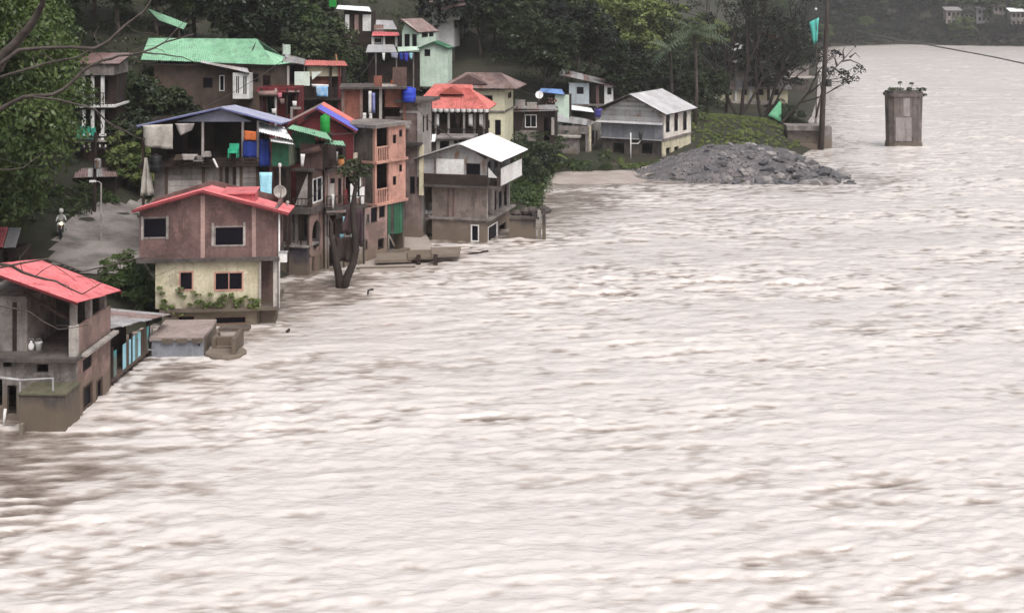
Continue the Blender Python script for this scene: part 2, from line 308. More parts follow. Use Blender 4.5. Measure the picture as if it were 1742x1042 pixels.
def make_crown(seed, Ht, W, base, nclump, per, leaf, shape='round', sparse=0):
    rng = np.random.default_rng(seed); d = rng.normal(0, 1, (nclump, 3)); d /= np.linalg.norm(d, axis=1)[:, None]
    rr = rng.uniform(.25, 1, nclump) ** .5
    cz = (Ht + base) / 2; hz = (Ht - base) / 2
    cen = d * rr[:, None] * np.array([W / 2, W / 2, hz]); 
    if shape == 'cone': cen[:, :2] *= (1 - .55 * (cen[:, 2] / hz + 1) / 2)[:, None]
    if shape == 'flat': cen[:, 2] = np.abs(cen[:, 2]) * .8
    cen[:, 2] += cz; cen += rng.normal(0, W * .05, cen.shape)
    rad = rng.uniform(.09, .17, nclump) * W
    C, N = clump_cloud(rng, cen, rad, per); V, F = leaf_quads(C, N, leaf, rng); return V, F, cen
def trunk_mesh(seed, Ht, base, r0, cen, nb=9, lean=0):
    rng = random.Random(seed); mb = MB(); top = Ht * .72
    sp = [(math.sin(i * 1.3 + seed) * .02 * Ht * (i / 6) + lean * i / 6, math.cos(i * 1.7 + seed) * .02 * Ht * (i / 6), -.6 + (top + .6) * i / 6) for i in range(7)]
    mb.tube(sp, [r0 * (1.25 if i == 0 else 1 - .13 * i) for i in range(7)], 7)
    for k in range(min(nb, len(cen))):
        c = cen[k * len(cen) // nb]; z0 = min(max(base * .7, c[2] * .6), top * .9); i = (z0 + .6) / (top + .6) * 6; j = min(int(i), 5); f = i - j
        a = Vector(sp[j]).lerp(Vector(sp[j + 1]), f); m = a.lerp(Vector(c), .5) + Vector((0, 0, .05 * Ht))
        mb.tube([a, m, Vector(c)], [r0 * .42, r0 * .26, r0 * .08], 5)
    return mb
PROTO = {}
def proto(key, seed, Ht, W, base, ncl, per, leaf, r0, shape='round', lean=0):
    V, F, cen = make_crown(seed, Ht, W, base, ncl, per, leaf, shape)
    cm = mknp('crown', V, F, None); tb = trunk_mesh(seed, Ht, base, r0, cen, lean=lean)
    tm = bpy.data.meshes.new('trunk'); tm.from_pydata(tb.v, [], tb.f); tm.update(); tm.polygons.foreach_set('use_smooth', [True] * len(tm.polygons)); PROTO[key] = (cm, tm, Ht)
proto('A', 11, 12, 9, 3.0, 70, 130, .26, .28); proto('B', 12, 14, 8.5, 3.5, 80, 120, .27, .3); proto('C', 13, 10, 8, 2.2, 60, 130, .24, .24)
proto('D', 14, 15, 7, 3.2, 70, 120, .26, .26, 'cone'); proto('E', 15, 9, 9, 2.6, 60, 130, .25, .22, 'flat'); proto('S', 16, 3.2, 4.2, .2, 34, 90, .15, .08)
proto('N', 17, 14, 10, 2.5, 120, 330, .12, .32); proto('S2', 18, 4.5, 4, .2, 40, 90, .17, .1)
MESHVAR = {}
def tree(name, label, key, x, y, h, leafm, bark, group=None, z=None, wid=1., rz=None):
    cm, tm, Ht = PROTO[key]; kk = (key, leafm.name, bark.name)
    if kk not in MESHVAR:
        a = cm.copy(); a.materials.append(leafm); b = tm.copy(); b.materials.append(bark); MESHVAR[kk] = (a, b)
    a, b = MESHVAR[kk]; s = h / Ht
    e = empty(name, (x, y, gz(x, y) - .1 if z is None else z), random.uniform(0, 6.28) if rz is None else rz); e.scale = (s * wid, s * wid, s)
    tag(e, label, 'shrub' if 'shrub' in name else 'tree', group)
    link(bpy.data.objects.new('trunk', b), e); link(bpy.data.objects.new('crown', a), e)
    return e
def at(px, D): return (px - CX) * D / FPX
rr = random.Random(5)
# big leafy trees at the left, over the lane
for px, D, h, k, lm in ((-25, 76, 18, 'N', LEAF_M), (22, 86, 16, 'N', LEAF_M), (-75, 70, 20, 'N', LEAF_M), (5, 95, 18, 'N', LEAF_M), (-90, 82, 20, 'N', LEAF_M), (60, 94, 8, 'A', LEAF_D), (20, 80, 8, 'N', LEAF_M)):
    tree('leafy_tree', 'tall bright green leafy tree crowding above the concrete lane', k, at(px, D), D, h, lm, BARKL, 'leafy trees above the lane', wid=.75)
for px, D, h in ((222, 106, 7.2), (255, 107, 7.4), (288, 108, 6.4), (240, 101, 5.2), (278, 101, 4.8), (312, 107, 5.2), (210, 101, 4.6), (335, 106, 4.0), (305, 100, 3.6), (190, 108, 6.5)):
    tree('broad_tree', 'dense dark green tree growing below the pale green roof', 'C', at(px, D), D, h, LEAF_D, BARK, 'trees below the green roof')
for px, D, h, k in ((95, 118, 13, 'B'), (200, 132, 12, 'A'), (60, 122, 16, 'N'), (160, 140, 14, 'B'), (265, 142, 11, 'A'), (330, 145, 12, 'N'), (390, 142, 10, 'C'), (440, 138, 11, 'A'), (500, 142, 9.5, 'B'), (545, 135, 9, 'A'), (470, 158, 11, 'N'), (540, 155, 9, 'B'), (400, 165, 10, 'B'), (300, 165, 11, 'A')):
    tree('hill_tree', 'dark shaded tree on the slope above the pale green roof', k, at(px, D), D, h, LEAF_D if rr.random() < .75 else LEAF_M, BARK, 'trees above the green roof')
for px, D, h, k in ((610, 128, 5, 'C'), (640, 136, 4.5, 'C'), (580, 122, 5, 'C'), (560, 128, 6, 'A'), (715, 140, 4.5, 'S2'), (740, 142, 5, 'C'), (600, 142, 6, 'A'), (735, 134, 4.6, 'C'), (758, 135, 4.2, 'C'), (712, 132, 3.6, 'S2')):
    tree('round_tree', 'rounded grey green tree below the small hillside houses', k, at(px, D), D, h, LEAF_D, BARK, 'trees below the hillside houses')
for i in range(34):                                             # the dark wood behind the yellow house and the grey house
    px = 770 + i % 17 * 27 + rr.uniform(-10, 10); D = (158 if i < 17 else 192) + rr.uniform(-8, 12); x = at(px, D)
    if D < 165 and px > 1130: D += 16; x = at(px, D)
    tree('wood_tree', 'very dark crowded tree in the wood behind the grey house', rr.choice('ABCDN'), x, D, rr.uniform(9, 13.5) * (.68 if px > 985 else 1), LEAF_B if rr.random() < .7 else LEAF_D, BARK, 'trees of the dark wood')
for i in range(40):                                             # lighter hillside above the wood
    px = 560 + i % 20 * 36 + rr.uniform(-14, 14); D = (232 if i < 20 else 275) + rr.uniform(-12, 14)
    if px > 1260: continue
    tree('bright_hill_tree', 'lighter yellow green tree on the far slope above the dark wood', rr.choice('ABCE'), at(px, D), D, rr.uniform(7, 12), LEAF_L if rr.random() < .6 else LEAF_M, BARK, 'lighter trees on the far slope')
for px, D, h in ((1000, 196, 14), (1060, 200, 14), (1100, 190, 13.5), (1030, 215, 15)):
    tree('bright_hill_tree', 'lighter yellow green tree on the far slope above the dark wood', 'A', at(px, D), D, h, LEAF_L, BARK, 'lighter trees on the far slope')
for i in range(22):                                             # left bank going away behind the bare trees
    D = 200 + i * 11 + rr.uniform(-4, 4); sx = np.interp(D, [190, 215, 260, 330, 420, 478], [47, 51, 62, 79, 100, 118]) - rr.uniform(4, 14)
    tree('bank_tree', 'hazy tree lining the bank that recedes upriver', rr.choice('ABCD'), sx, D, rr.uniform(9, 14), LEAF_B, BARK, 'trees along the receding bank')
for i in range(58):                                             # the far bank
    x = 95 + (i % 29) * 7.2 + rr.uniform(-3, 3); fs = np.interp(x, [100, 118, 150, 190, 260, 340], [440, 478, 503, 480, 430, 400]); D = fs + (6 if i < 29 else 26) + rr.uniform(-3, 9)
    tree('far_bank_tree', 'misty grey green tree on the far river bank', rr.choice('ABCEN'), x, D, rr.uniform(7, 13) if i < 29 else rr.uniform(12, 17), LEAF_B if rr.random() < .6 else LEAF_M, BARK, 'trees on the far bank', wid=1.2)
# shrubs
for px, py, D, h, k in ((225, 490, 72, 2.3, 'S'), (205, 480, 74, 1.9, 'S'), (255, 495, 71, 1.8, 'S')):
    tree('garden_shrub', 'bushy green shrub between the lane and the red gabled house', k, at(px, D), D, h, LEAF_M, BARK, 'shrubs beside the red gabled house')
for px, D, h in ((215, 96.5, 3.4), (232, 99, 4), (196, 101, 3.5), (245, 96, 3)):
    tree('lane_shrub', 'light green shrub climbing behind the lane lamp post', 'S2', at(px, D), D, h, LEAF_L, BARK, 'shrubs behind the lane')
for px, D, h in ((900, 128, 3.2), (920, 127, 2.8), (880, 122, 3.5), (935, 134, 2.4), (905, 118, 2.2)):
    tree('waterside_shrub', 'dark shrub at the edge of the calm inlet', 'S', at(px, D), D, h, LEAF_D, BARK, 'shrubs at the inlet', z=max(.1, gz(at(px, D), D) - .1))
for px, D, h in ((1335, 165, 2.6), (1352, 160, 2.9), (1322, 172, 3)):
    tree('point_shrub', 'dark bush overhanging the water behind the gravel point', 'S', at(px, D), D, h, LEAF_D, BARK, 'bushes behind the gravel point')
rng = np.random.default_rng(21)
bx = rng.uniform(90, 330, 4000); by = rng.uniform(395, 560, 4000); bd = sdist(bx, by); keep = (bd > 1) & (bd < 60); bx, by = bx[keep][:700], by[keep][:700]
C, N = clump_cloud(rng, np.stack([bx, by, ground(bx, by) + .6], -1), rng.uniform(1.5, 3.4, len(bx)), 60); V, F = leaf_quads(C, N, .5, rng)
tag(link(bpy.data.objects.new('far_undergrowth', mknp('undergrowth', V, F, LEAF_B))), 'hazy undergrowth along the far river bank', 'undergrowth', kind='stuff')
# haze
hz = mk('haze', boxv(-255, 430, -30, 770, -5, 62), BOXF, None); tag(hz, 'thin pale river haze', 'haze', kind='stuff')
hm = bpy.data.materials.new('haze'); hm.use_nodes = True; n = hm.node_tree.nodes; n.remove(n['Principled BSDF'])
pv = n.new('ShaderNodeVolumePrincipled'); pv.inputs['Color'].default_value = (.93, .93, .95, 1); pv.inputs['Density'].default_value = .00021; pv.inputs['Anisotropy'].default_value = .2
hm.node_tree.links.new(pv.outputs[0], n['Material Output'].inputs['Volume']); hz.data.materials.append(hm)
# ---------------------------------------------------------------- building kit
class K:
    ALL = []
    """a thing at a real place: local x along its front, y into its depth, z up"""
    def __init__(s, name, label, cat, px, D, zb=0., yaw=0, group=None):
        s.x0 = at(px, D); s.D = D; s.zb = zb; s.c = math.cos(R(yaw)); s.s = math.sin(R(yaw))
        s.e = empty(name, (s.x0, D, zb), R(yaw)); tag(s.e, label, cat, group); K.ALL.append(s)
    def L(s, p): dx, dy = p[0] - s.x0, p[1] - s.D; return Vector((dx * s.c + dy * s.s, -dx * s.s + dy * s.c, p[2] - s.zb))
    def W(s, u, v, z): return Vector((s.x0 + u * s.c - v * s.s, s.D + u * s.s + v * s.c, z + s.zb))
    def U(s, px, v=0.):
        k = (px - CX) / FPX; ox = s.x0 - v * s.s; oy = s.D + v * s.c; return (k * oy - ox) / (s.c - k * s.s)
    def V(s, px, u=0.):
        k = (px - CX) / FPX; ox = s.x0 + u * s.c; oy = s.D + u * s.s; return (k * oy - ox) / (-s.s - k * s.c)
    def Z(s, py, u=0., v=0.): return CAMH - py * (s.D + u * s.s + v * s.c) / FPX - s.zb
    def r(s, p0, p1, q0, q1, v=0.):
        a, b = s.U(p0, v), s.U(p1, v); m = (a + b) / 2; return (a, b, s.Z(q1, m, v), s.Z(q0, m, v))
    def rs(s, u, p0, p1, q0, q1):
        a, b = s.V(p0, u), s.V(p1, u); m = (a + b) / 2; return (a, b, s.Z(q1, u, m), s.Z(q0, u, m))
    def box(s, name, x0, x1, y0, y1, z0, z1, mat, par=None): return mk(name, boxv(x0, x1, y0, y1, z0, z1), BOXF, mat, par or s.e)
    def fbox(s, name, p0, p1, q0, q1, mat, v=0., t=.1, par=None):
        a, b, c, d = s.r(p0, p1, q0, q1, v); return s.box(name, a, b, v, v + t, c, d, mat, par)
    def sbox(s, name, u, p0, p1, q0, q1, mat, t=.1, par=None):
        a, b, c, d = s.rs(u, p0, p1, q0, q1); return s.box(name, u - t, u, a, b, c, d, mat, par)
    def bar(s, name, a, b, w, mat, h=None, par=None): return MB().bar(a, b, w, h).obj(name, mat, par or s.e)
    def tube(s, name, pts, r_, mat, seg=6, par=None): return MB().tube(pts, r_, seg).obj(name, mat, par or s.e, True)
    def wall(s, kind, a0, a1, z0, z1, mat, ops=(), at_=0., t=.16, name='wall', gable=None):
        """kind 'F': front wall in plane y=at_ ; 'S': side wall in plane x=at_. ops: (a0,a1,z0,z1,style)"""
        cl = []
        for o in ops:
            q = (max(o[0], a0 + .03), min(o[1], a1 - .03), max(o[2], z0 + .02), min(o[3], z1 - .02), o[4] if len(o) > 4 else 'd')
            if q[1] > q[0] + .05 and q[3] > q[2] + .05: cl.append(q)
        A = sorted({a0, a1, *[o[0] for o in cl], *[o[1] for o in cl]}); Zs = sorted({z0, z1, *[o[2] for o in cl], *[o[3] for o in cl]})
        n, m = len(A), len(Zs)
        def solid(i, j):
            if i < 0 or j < 0 or i >= n - 1 or j >= m - 1: return False
            x, z = (A[i] + A[i + 1]) / 2, (Zs[j] + Zs[j + 1]) / 2
            return not any(o[0] < x < o[1] and o[2] < z < o[3] for o in cl)
        f_ = (lambda a, b, z: (a, at_ + b, z)) if kind == 'F' else (lambda a, b, z: (at_ - b, a, z))
        vs_ = [f_(a, b, z) for b in (0, t) for z in Zs for a in A]; I = lambda i, j, k: k * n * m + j * n + i
        fs = []
        for i in range(n - 1):
            for j in range(m - 1):
                if not solid(i, j): continue
                fs.append((I(i, j, 0), I(i + 1, j, 0), I(i + 1, j + 1, 0), I(i, j + 1, 0))); fs.append((I(i, j, 1), I(i, j + 1, 1), I(i + 1, j + 1, 1), I(i + 1, j, 1)))
                if not solid(i - 1, j): fs.append((I(i, j, 0), I(i, j + 1, 0), I(i, j + 1, 1), I(i, j, 1)))
                if not solid(i + 1, j): fs.append((I(i + 1, j, 0), I(i + 1, j, 1), I(i + 1, j + 1, 1), I(i + 1, j + 1, 0)))
                if not solid(i, j - 1): fs.append((I(i, j, 0), I(i, j, 1), I(i + 1, j, 1), I(i + 1, j, 0)))
                if not solid(i, j + 1): fs.append((I(i, j + 1, 0), I(i + 1, j + 1, 0), I(i + 1, j + 1, 1), I(i, j + 1, 1)))
        if gable:       # (apex a, apex z): triangle on top
            ga, gzz = gable; o = len(vs_); vs_ += [f_(x, b, z) for b in (0, t) for x, z in ((a0, z1 + .001), (a1, z1 + .001), (ga, gzz))]
            fs += [(o, o + 1, o + 2), (o + 3, o + 5, o + 4), (o, o + 2, o + 5, o + 3), (o + 1, o + 4, o + 5, o + 2)]
        w_ = mk(name, vs_, fs, mat, s.e)
        for o in cl: s.window(kind, o, at_, f_)
        return w_
    def window(s, kind, o, at_, f_):
        a0, a1, z0, z1, st = o
        if st == 'o': return
        fm = {'d': WOODD, 'w': WHITE, 'p': PINK, 'b': WOOD, 'g': CONC, 'c': CONCL}[st[0]]
        fw = .06 if st[0] == 'd' else .08
        def bx(mb, A0, A1, Z0, Z1, b0, b1):
            p, q = f_(A0, b0, Z0), f_(A1, b1, Z1); mb.box(min(p[0], q[0]), max(p[0], q[0]), min(p[1], q[1]), max(p[1], q[1]), Z0, Z1)
        pr = -.03 if st[0] != 'd' else .03
        mb = MB(); bx(mb, a0, a0 + fw, z0, z1, pr, .1); bx(mb, a1 - fw, a1, z0, z1, pr, .1); bx(mb, a0 + fw, a1 - fw, z0, z0 + fw, pr, .1); bx(mb, a0 + fw, a1 - fw, z1 - fw, z1, pr, .1)
        if 'm' in st: bx(mb, (a0 + a1) / 2 - .025, (a0 + a1) / 2 + .025, z0 + fw, z1 - fw, .0, .1)
        fr = mb.obj('window', fm, s.e); mp = MB(); bx(mp, a0 + fw, a1 - fw, z0 + fw, z1 - fw, .06, .075); mp.obj('pane', GLASS, fr)
    def sheet(s, a, b, c, d, mat, par, lift=0., name='roof_sheet', ncor=6, amp=.028):
        """corrugated sheet; a->b along the eave, d->c along the ridge (local points)"""
        a, b, c, d = map(Vector, (a, b, c, d)); nm = (b - a).cross(d - a).normalized(); nm = nm if nm.z > 0 else -nm
        n = ncor * 2; V_ = []
        for k in range(n + 1):
            t = k / n; o = nm * (lift + (amp if k % 2 else -amp)); V_ += [a.lerp(b, t) + o, d.lerp(c, t) + o]
        m = len(V_); V_ += [Vector(x) - nm * .012 for x in V_]
        fs = []
        for k in range(n):
            i = 2 * k; fs += [(i, i + 2, i + 3, i + 1), (m + i, m + i + 1, m + i + 3, m + i + 2), (i, m + i, m + i + 2, i + 2), (i + 1, i + 3, m + i + 3, m + i + 1)]
        fs += [(0, 1, m + 1, m), (m - 2, 2 * m - 2, 2 * m - 1, m - 1)]
        return mk(name, V_, fs, mat, par)
    def slope(s, a, b, c, d, mat, par, w=.95, jit=.0):
        a, b, c, d = map(Vector, (a, b, c, d)); n = max(1, round((b - a).length / w)); rj = random.Random(int(abs(a.x * 77 + b.y * 31 + n)))
        for k in range(n):
            t0, t1 = k / n - (.012 if k else 0), (k + 1) / n
            e = (d - a).normalized() * rj.uniform(-jit, jit)
            mm = mat[rj.randrange(len(mat))] if isinstance(mat, list) else mat
            s.sheet(a.lerp(b, t0) - e, a.lerp(b, t1) - e, d.lerp(c, t1), d.lerp(c, t0), mm, par, lift=.008 * (k % 2))
    def gable_roof(s, x0, x1, y0, y1, ze0, ze1, xr, zr, matL, matR, trim=WOODD, ov=.0, tw=.14, drop=0.):
        """ridge along the depth at x=xr; ze0/ze1 eave heights left/right"""
        f = MB()
        for y, dz in ((y0 + .02, 0), (y1 - .02, drop)):
            f.bar((x0, y, ze0 - .05 - dz), (xr, y, zr - .05 - dz), .04, tw); f.bar((xr, y, zr - .05 - dz), (x1, y, ze1 - .05 - dz), .04, tw)
        f.bar((x0 + .05, y0 + .05, ze0 - .06), (x0 + .05, y1 - .05, ze0 - .06 - drop), .05, .08); f.bar((x1 - .05, y0 + .05, ze1 - .06), (x1 - .05, y1 - .05, ze1 - .06 - drop), .05, .08)
        roof = f.obj('roof', trim, s.e)
        if matL: s.slope((x0, y0, ze0), (x0, y1, ze0 - drop), (xr, y1, zr - drop), (xr, y0, zr), matL, roof)
        if matR: s.slope((x1, y0, ze1), (x1, y1, ze1 - drop), (xr, y1, zr - drop), (xr, y0, zr), matR, roof)
        cp = MB().add([(xr - .2, y0, zr + .0 - .2 * (zr - ze0) / max(.1, xr - x0)), (xr, y0, zr + .05), (xr + .2, y0, zr - .2 * (zr - ze1) / max(.1, x1 - xr)), (xr - .2, y1, zr - drop - .2 * (zr - ze0) / max(.1, xr - x0)), (xr, y1, zr + .05 - drop), (xr + .2, y1, zr - drop - .2 * (zr - ze1) / max(.1, x1 - xr))], [(0, 1, 4, 3), (1, 2, 5, 4), (0, 2, 1), (3, 4, 5)])
        cp.obj('ridge_cap', matR if not isinstance(matR, list) and matR else REDT, roof)
        return roof
    def mono(s, pts, mat, trim=WOODD, w=.95, jit=.03, name='roof'):
        """single pitch roof from four local points a,b (eave) c,d (top)"""
        a, b, c, d = map(Vector, pts); f = MB()
        for p, q in ((a, d), (b, c)): f.bar(p - Vector((0, 0, .09)), q - Vector((0, 0, .09)), .06, .1)
        for t in (.08, .5, .92): f.bar(a.lerp(d, t) - Vector((0, 0, .05)), b.lerp(c, t) - Vector((0, 0, .05)), .05, .05)
        roof = f.obj(name, trim, s.e); s.slope(a, b, c, d, mat, roof, w, jit); return roof
    def hip(s, x0, x1, y0, y1, ze, zr, inset, mat, trim=WOODD):
        """hip roof, ridge along x"""
        ym = (y0 + y1) / 2; f = MB(); f.box(x0 + .06, x1 - .06, y0 + .06, y1 - .06, ze - .12, ze - .03); roof = f.obj('roof', trim, s.e)
        A, B = (x0 + inset, ym, zr), (x1 - inset, ym, zr)
        s.slope((x0, y0, ze), (x1, y0, ze), B, A, mat, roof); s.slope((x1, y1, ze), (x0, y1, ze), A, B, mat, roof)
        s.slope((x1, y0, ze), (x1, y1, ze), (B[0], B[1] + .02, zr), (B[0], B[1] - .02, zr), mat, roof); s.slope((x0, y1, ze), (x0, y0, ze), (A[0], A[1] - .02, zr), (A[0], A[1] + .02, zr), mat, roof)
        return roof
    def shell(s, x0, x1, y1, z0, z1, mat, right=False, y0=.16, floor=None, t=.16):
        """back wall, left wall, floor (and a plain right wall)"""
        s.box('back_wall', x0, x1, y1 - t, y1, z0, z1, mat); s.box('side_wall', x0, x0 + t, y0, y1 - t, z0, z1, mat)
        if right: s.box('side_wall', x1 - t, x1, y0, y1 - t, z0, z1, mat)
    def slab(s, x0, x1, y0, y1, z0, z1, mat=CONC, name='floor_slab'): return s.box(name, x0, x1, y0, y1, z0, z1, mat)
    def boards(s, kind, a0, a1, z0, z1, mats, at_, w=.22, t=.03, skip=.0, seed=0, horiz=False, name='board', par=None):
        """boards sharing three meshes, alternately proud"""
        rj = random.Random(seed); ln, tot = ((a1 - a0), (z1 - z0)) if horiz else ((z1 - z0), (a1 - a0)); n = max(1, round(tot / w)); w = tot / n; cache = {}
        for k in range(n):
            if rj.random() < skip: continue
            m = mats[rj.randrange(len(mats))] if isinstance(mats, list) else mats
            if m.name not in cache:
                g = .012
                if horiz: bv = boxv(0, ln, 0, t, g, w - g) if kind == 'F' else boxv(-t, 0, 0, ln, g, w - g)
                else: bv = boxv(g, w - g, 0, t, 0, ln) if kind == 'F' else boxv(-t, 0, g, w - g, 0, ln)
                me_ = bpy.data.meshes.new(name); me_.from_pydata(bv, [], BOXF); me_.materials.append(m); cache[m.name] = me_
            o = link(bpy.data.objects.new(name, cache[m.name]), par or s.e); pr = rj.uniform(-.012, .012)
            u, zz = (a0, z0 + k * w) if horiz else (a0 + k * w, z0 - (rj.uniform(0, .05)))
            o.location = (u, at_ + pr, zz) if kind == 'F' else (at_ + pr, u, zz)
    def rail(s, a, b, h, mat, n=None, name='railing', r_=.03, bal=True):
        a, b = Vector(a), Vector(b); mb = MB(); up = Vector((0, 0, h)); mb.bar(a + up, b + up, r_ * 2); mb.bar(a + up * .12, b + up * .12, r_ * 1.6)
        n = n or max(2, round((b - a).length / .3))
        for k in range(n + 1): p = a.lerp(b, k / n); mb.bar(p, p + up, r_ * (2 if k % 4 == 0 else 1.2))
        return mb.obj(name, mat, s.e)
    def wp(s, px, py, v=0.): u = s.U(px, v); return Vector((u, v, s.Z(py, u, v)))
    def sp(s, u, px, py): v = s.V(px, u); return Vector((u, v, s.Z(py, u, v)))
def cloth(name, label, cat, pts, mat, seed=0, amp=.06, nx=7, ny=6, group=None, sag=0.):
    """hanging cloth / tarp with folds; pts: top-left, top-right, bottom-right, bottom-left in the world"""
    a, b, c, d = map(Vector, pts); nm = (b - a).cross(d - a).normalized(); V_ = []; rj = random.Random(seed); ph = rj.uniform(0, 6)
    for j in range(ny + 1):
        for i in range(nx + 1):
            u, v = i / nx, j / ny; p = a.lerp(b, u).lerp(d.lerp(c, u), v)
            V_.append(p + nm * (amp * math.sin(u * 11 + ph + v * 1.5) * (.3 + v) + amp * .4 * math.sin(u * 23 + v * 9)) - Vector((0, 0, sag * math.sin(u * math.pi) * (1 - v))))
    n = nx + 1; m = len(V_); V_ += [p + nm * .012 for p in V_]
    fs = []
    for j in range(ny):
        for i in range(nx): q = j * n + i; fs += [(q, q + 1, q + n + 1, q + n), (m + q, m + q + n, m + q + n + 1, m + q + 1)]
    for i in range(nx): fs += [(i, m + i, m + i + 1, i + 1), (ny * n + i, ny * n + i + 1, m + ny * n + i + 1, m + ny * n + i)]
    for j in range(ny): fs += [(j * n, (j + 1) * n, m + (j + 1) * n, m + j * n), (j * n + nx, m + j * n + nx, m + (j + 1) * n + nx, (j + 1) * n + nx)]
    c0 = sum((Vector(p) for p in pts), Vector()) / 4
    o = mk(name, [p - c0 for p in V_], fs, mat, None, True); o.location = c0; return tag(o, label, cat, group)
def drum(name, label, cat, loc, r_, h, mat, lid=None):
    e = empty(name, loc); tag(e, label, cat)
    MB().lathe([(r_ * .9, 0), (r_, .05 * h), (r_ * .97, .3 * h), (r_, .33 * h), (r_ * .97, .36 * h), (r_ * .97, .62 * h), (r_, .65 * h), (r_ * .97, .68 * h), (r_ * .97, .92 * h), (r_ * .88, .97 * h), (r_ * .45, h)]).obj('drum', mat, e, True)
    MB().lathe([(r_ * .42, h), (r_ * .44, h * 1.05), (r_ * .3, h * 1.07)]).obj('lid', lid or mat, e, True); return e
def dish(name, label, loc, face, r_=.35, mat=WHITE):
    e = empty(name, loc); tag(e, label, 'satellite dish'); q = Vector(face).to_track_quat('Z', 'Y')
    mb = MB(); mb.lathe([(.02, 0), (r_ * .5, .035), (r_ * .85, .11), (r_, .16), (r_ * .98, .175), (r_ * .8, .12), (.03, .03)], seg=16); mb.v = [tuple(q @ Vector(p)) for p in mb.v]; mb.obj('reflector', mat, e, True)
    t = MB(); t.tube([q @ Vector((0, -r_, .12)), q @ Vector((0, 0, .42))], .02, 5); t.obj('feed_arm', RUBBER, e); m = MB(); m.tube([(0, 0, 0), q @ Vector((0, 0, -.1)), q @ Vector((0, 0, -.1)) + Vector((0, 0, -.6))], .03, 5); m.obj('mount', PIPE, e)
    return e
def slope3(*p): return [Vector(x) for x in p]
# ---------------------------------------------------------------- houses standing in the water
def ivy(k, name, pts, rad, per, leaf, mat, seed):
    rng = np.random.default_rng(seed); C, N = clump_cloud(rng, np.array([tuple(p) for p in pts]), np.full(len(pts), rad), per); V, F = leaf_quads(C, N, leaf, rng)
    o = link(bpy.data.objects.new(name, mknp(name, V, F, mat)), k.e); o['kind'] = 'stuff'; return o
# red gabled house
k = K('red_gabled_house', 'two storey brown and cream house with red gable roof, ground floor flooded', 'house', 237, 68, -1.2, 6)
u1 = k.U(472); dp = 4.2; zL = k.Z(526, 3); z1 = k.Z(441, 3); ze = k.Z(357, 3); ua = k.U(345); za = k.Z(325, ua)
ul, um = k.U(274), k.U(441)
k.wall('F', ul, um, 0, zL - .1, CREAM, [k.r(300, 331, 538, 553) + ('p',), k.r(363, 419, 539, 554) + ('p',)], at_=.3)
k.wall('S', .3, dp, 0, zL - .1, CREAM, at_=um); k.shell(ul, um, dp, 0, zL - .1, CONC, y0=.46)
k.box('porch_block', um + .02, k.U(468), .5, 2.2, 0, zL - .12, CONCD)
k.slab(k.U(272), u1 + .05, -.22, dp, zL - .1, zL + .06, CONCD, 'ledge_slab')
ml = k.U(264)
k.wall('F', ml, um, zL + .06, z1 - .1, CREAM, [k.r(304, 329, 461, 495) + ('p',), k.r(364, 414, 462, 495) + ('pm',)], at_=.05)
k.shell(ml, um, dp, zL + .06, z1 - .1, CREAM, y0=.21); k.wall('S', .21, dp - .16, zL + .06, z1 - .1, CREAM, [(.5, 1.2, zL + .3, z1 - .5, 'd')], at_=um)
k.box('porch_wall', um + .02, u1, 1.0, 1.16, zL + .06, z1 - .1, BRICKW); k.box('column', u1 - .22, u1, -.05, .17, zL + .06, z1 - .1, CONCL); k.box('column', um + .005, um + .1, -.12, .04, zL + .06, z1 - .1, CONCL)
k.slab(-.12, u1 + .12, -.28, dp + .1, z1 - .1, z1 + .08, CONCD)
k.wall('F', 0, u1, z1 + .08, ze, BRICKW, [k.r(242, 285, 369, 406) + ('g',), k.r(364, 416, 384, 419) + ('g',)], gable=(ua, za))
k.wall('S', .16, dp - .16, z1 + .08, ze, BRICKW, [(1.2, 2.4, z1 + .9, z1 + 1.9, 'd'), (2.9, 3.7, z1 + .9, z1 + 1.9, 'd')], at_=u1)
k.wall('F', 0, u1, z1 + .08, ze, BRICKW, at_=dp - .16, name='back_wall', gable=(ua, za)); k.box('side_wall', 0, .16, .16, dp - .16, z1 + .08, ze, BRICKW)
for p in (345, 432): a = k.U(p); k.box('pilaster', a - .11, a + .11, -.04, -.002, z1 + .08, ze + (.75 if p == 345 else .2), M('pilaster_render', (.40, .27, .24), (.3, .2, .18), streak=.3))
for p in (243, 286, 363, 417): a = k.U(p); zz = k.Z(405 if p < 300 else 418); k.box('window_surround', a - .09, a + .02, -.035, -.003, zz - .08, zz + 1.14, CONCL)
k.gable_roof(k.U(227), k.U(492), -.45, dp + .4, k.Z(356, 0), k.Z(361, 7), ua, k.Z(322, ua), REDT, REDT, trim=MAROON, tw=.16, drop=.42)
a, b = k.U(382), k.U(431); zt = k.Z(323, a) - .3
k.box('raised_vent', a, b, .9, 2.8, zt - 1.0, zt - .06, REDT); vs2 = k.box('vent_roof', a - .25, b + .08, .7, 3.0, zt - .05, zt + .03, REDT)
k.tube('drainpipe', [(u1 + .1, -.1, zL), (u1 + .1, -.1, ze - .2)], .05, WHITE); 
rv = random.Random(2); ivy(k, 'vines', [k.wp(268 + 172 * t, (517 if rv.random() < .7 else 506) + rv.uniform(-7, 8) - (10 * math.exp(-((t - .25) / .08) ** 2)), -.12) for t in [rv.random() ** .8 for _ in range(48)]] + [k.wp(p, q, -.1) for p, q in ((276, 500), (272, 490), (278, 512), (284, 526), (296, 532), (310, 536))], .17, 26, .075, LEAF_L, 3)
e = empty('meter_box', k.W(u1 + .3, -.05, k.Z(435, u1))); tag(e, 'small white metal box fixed to the drainpipe of the red gabled house', 'box'); MB().box(-.14, .2, -.1, .1, -.32, .2).obj('case', WHITE, e); MB().box(-.2, .25, -.16, .12, .2, .25).obj('lid', GREYT, e)
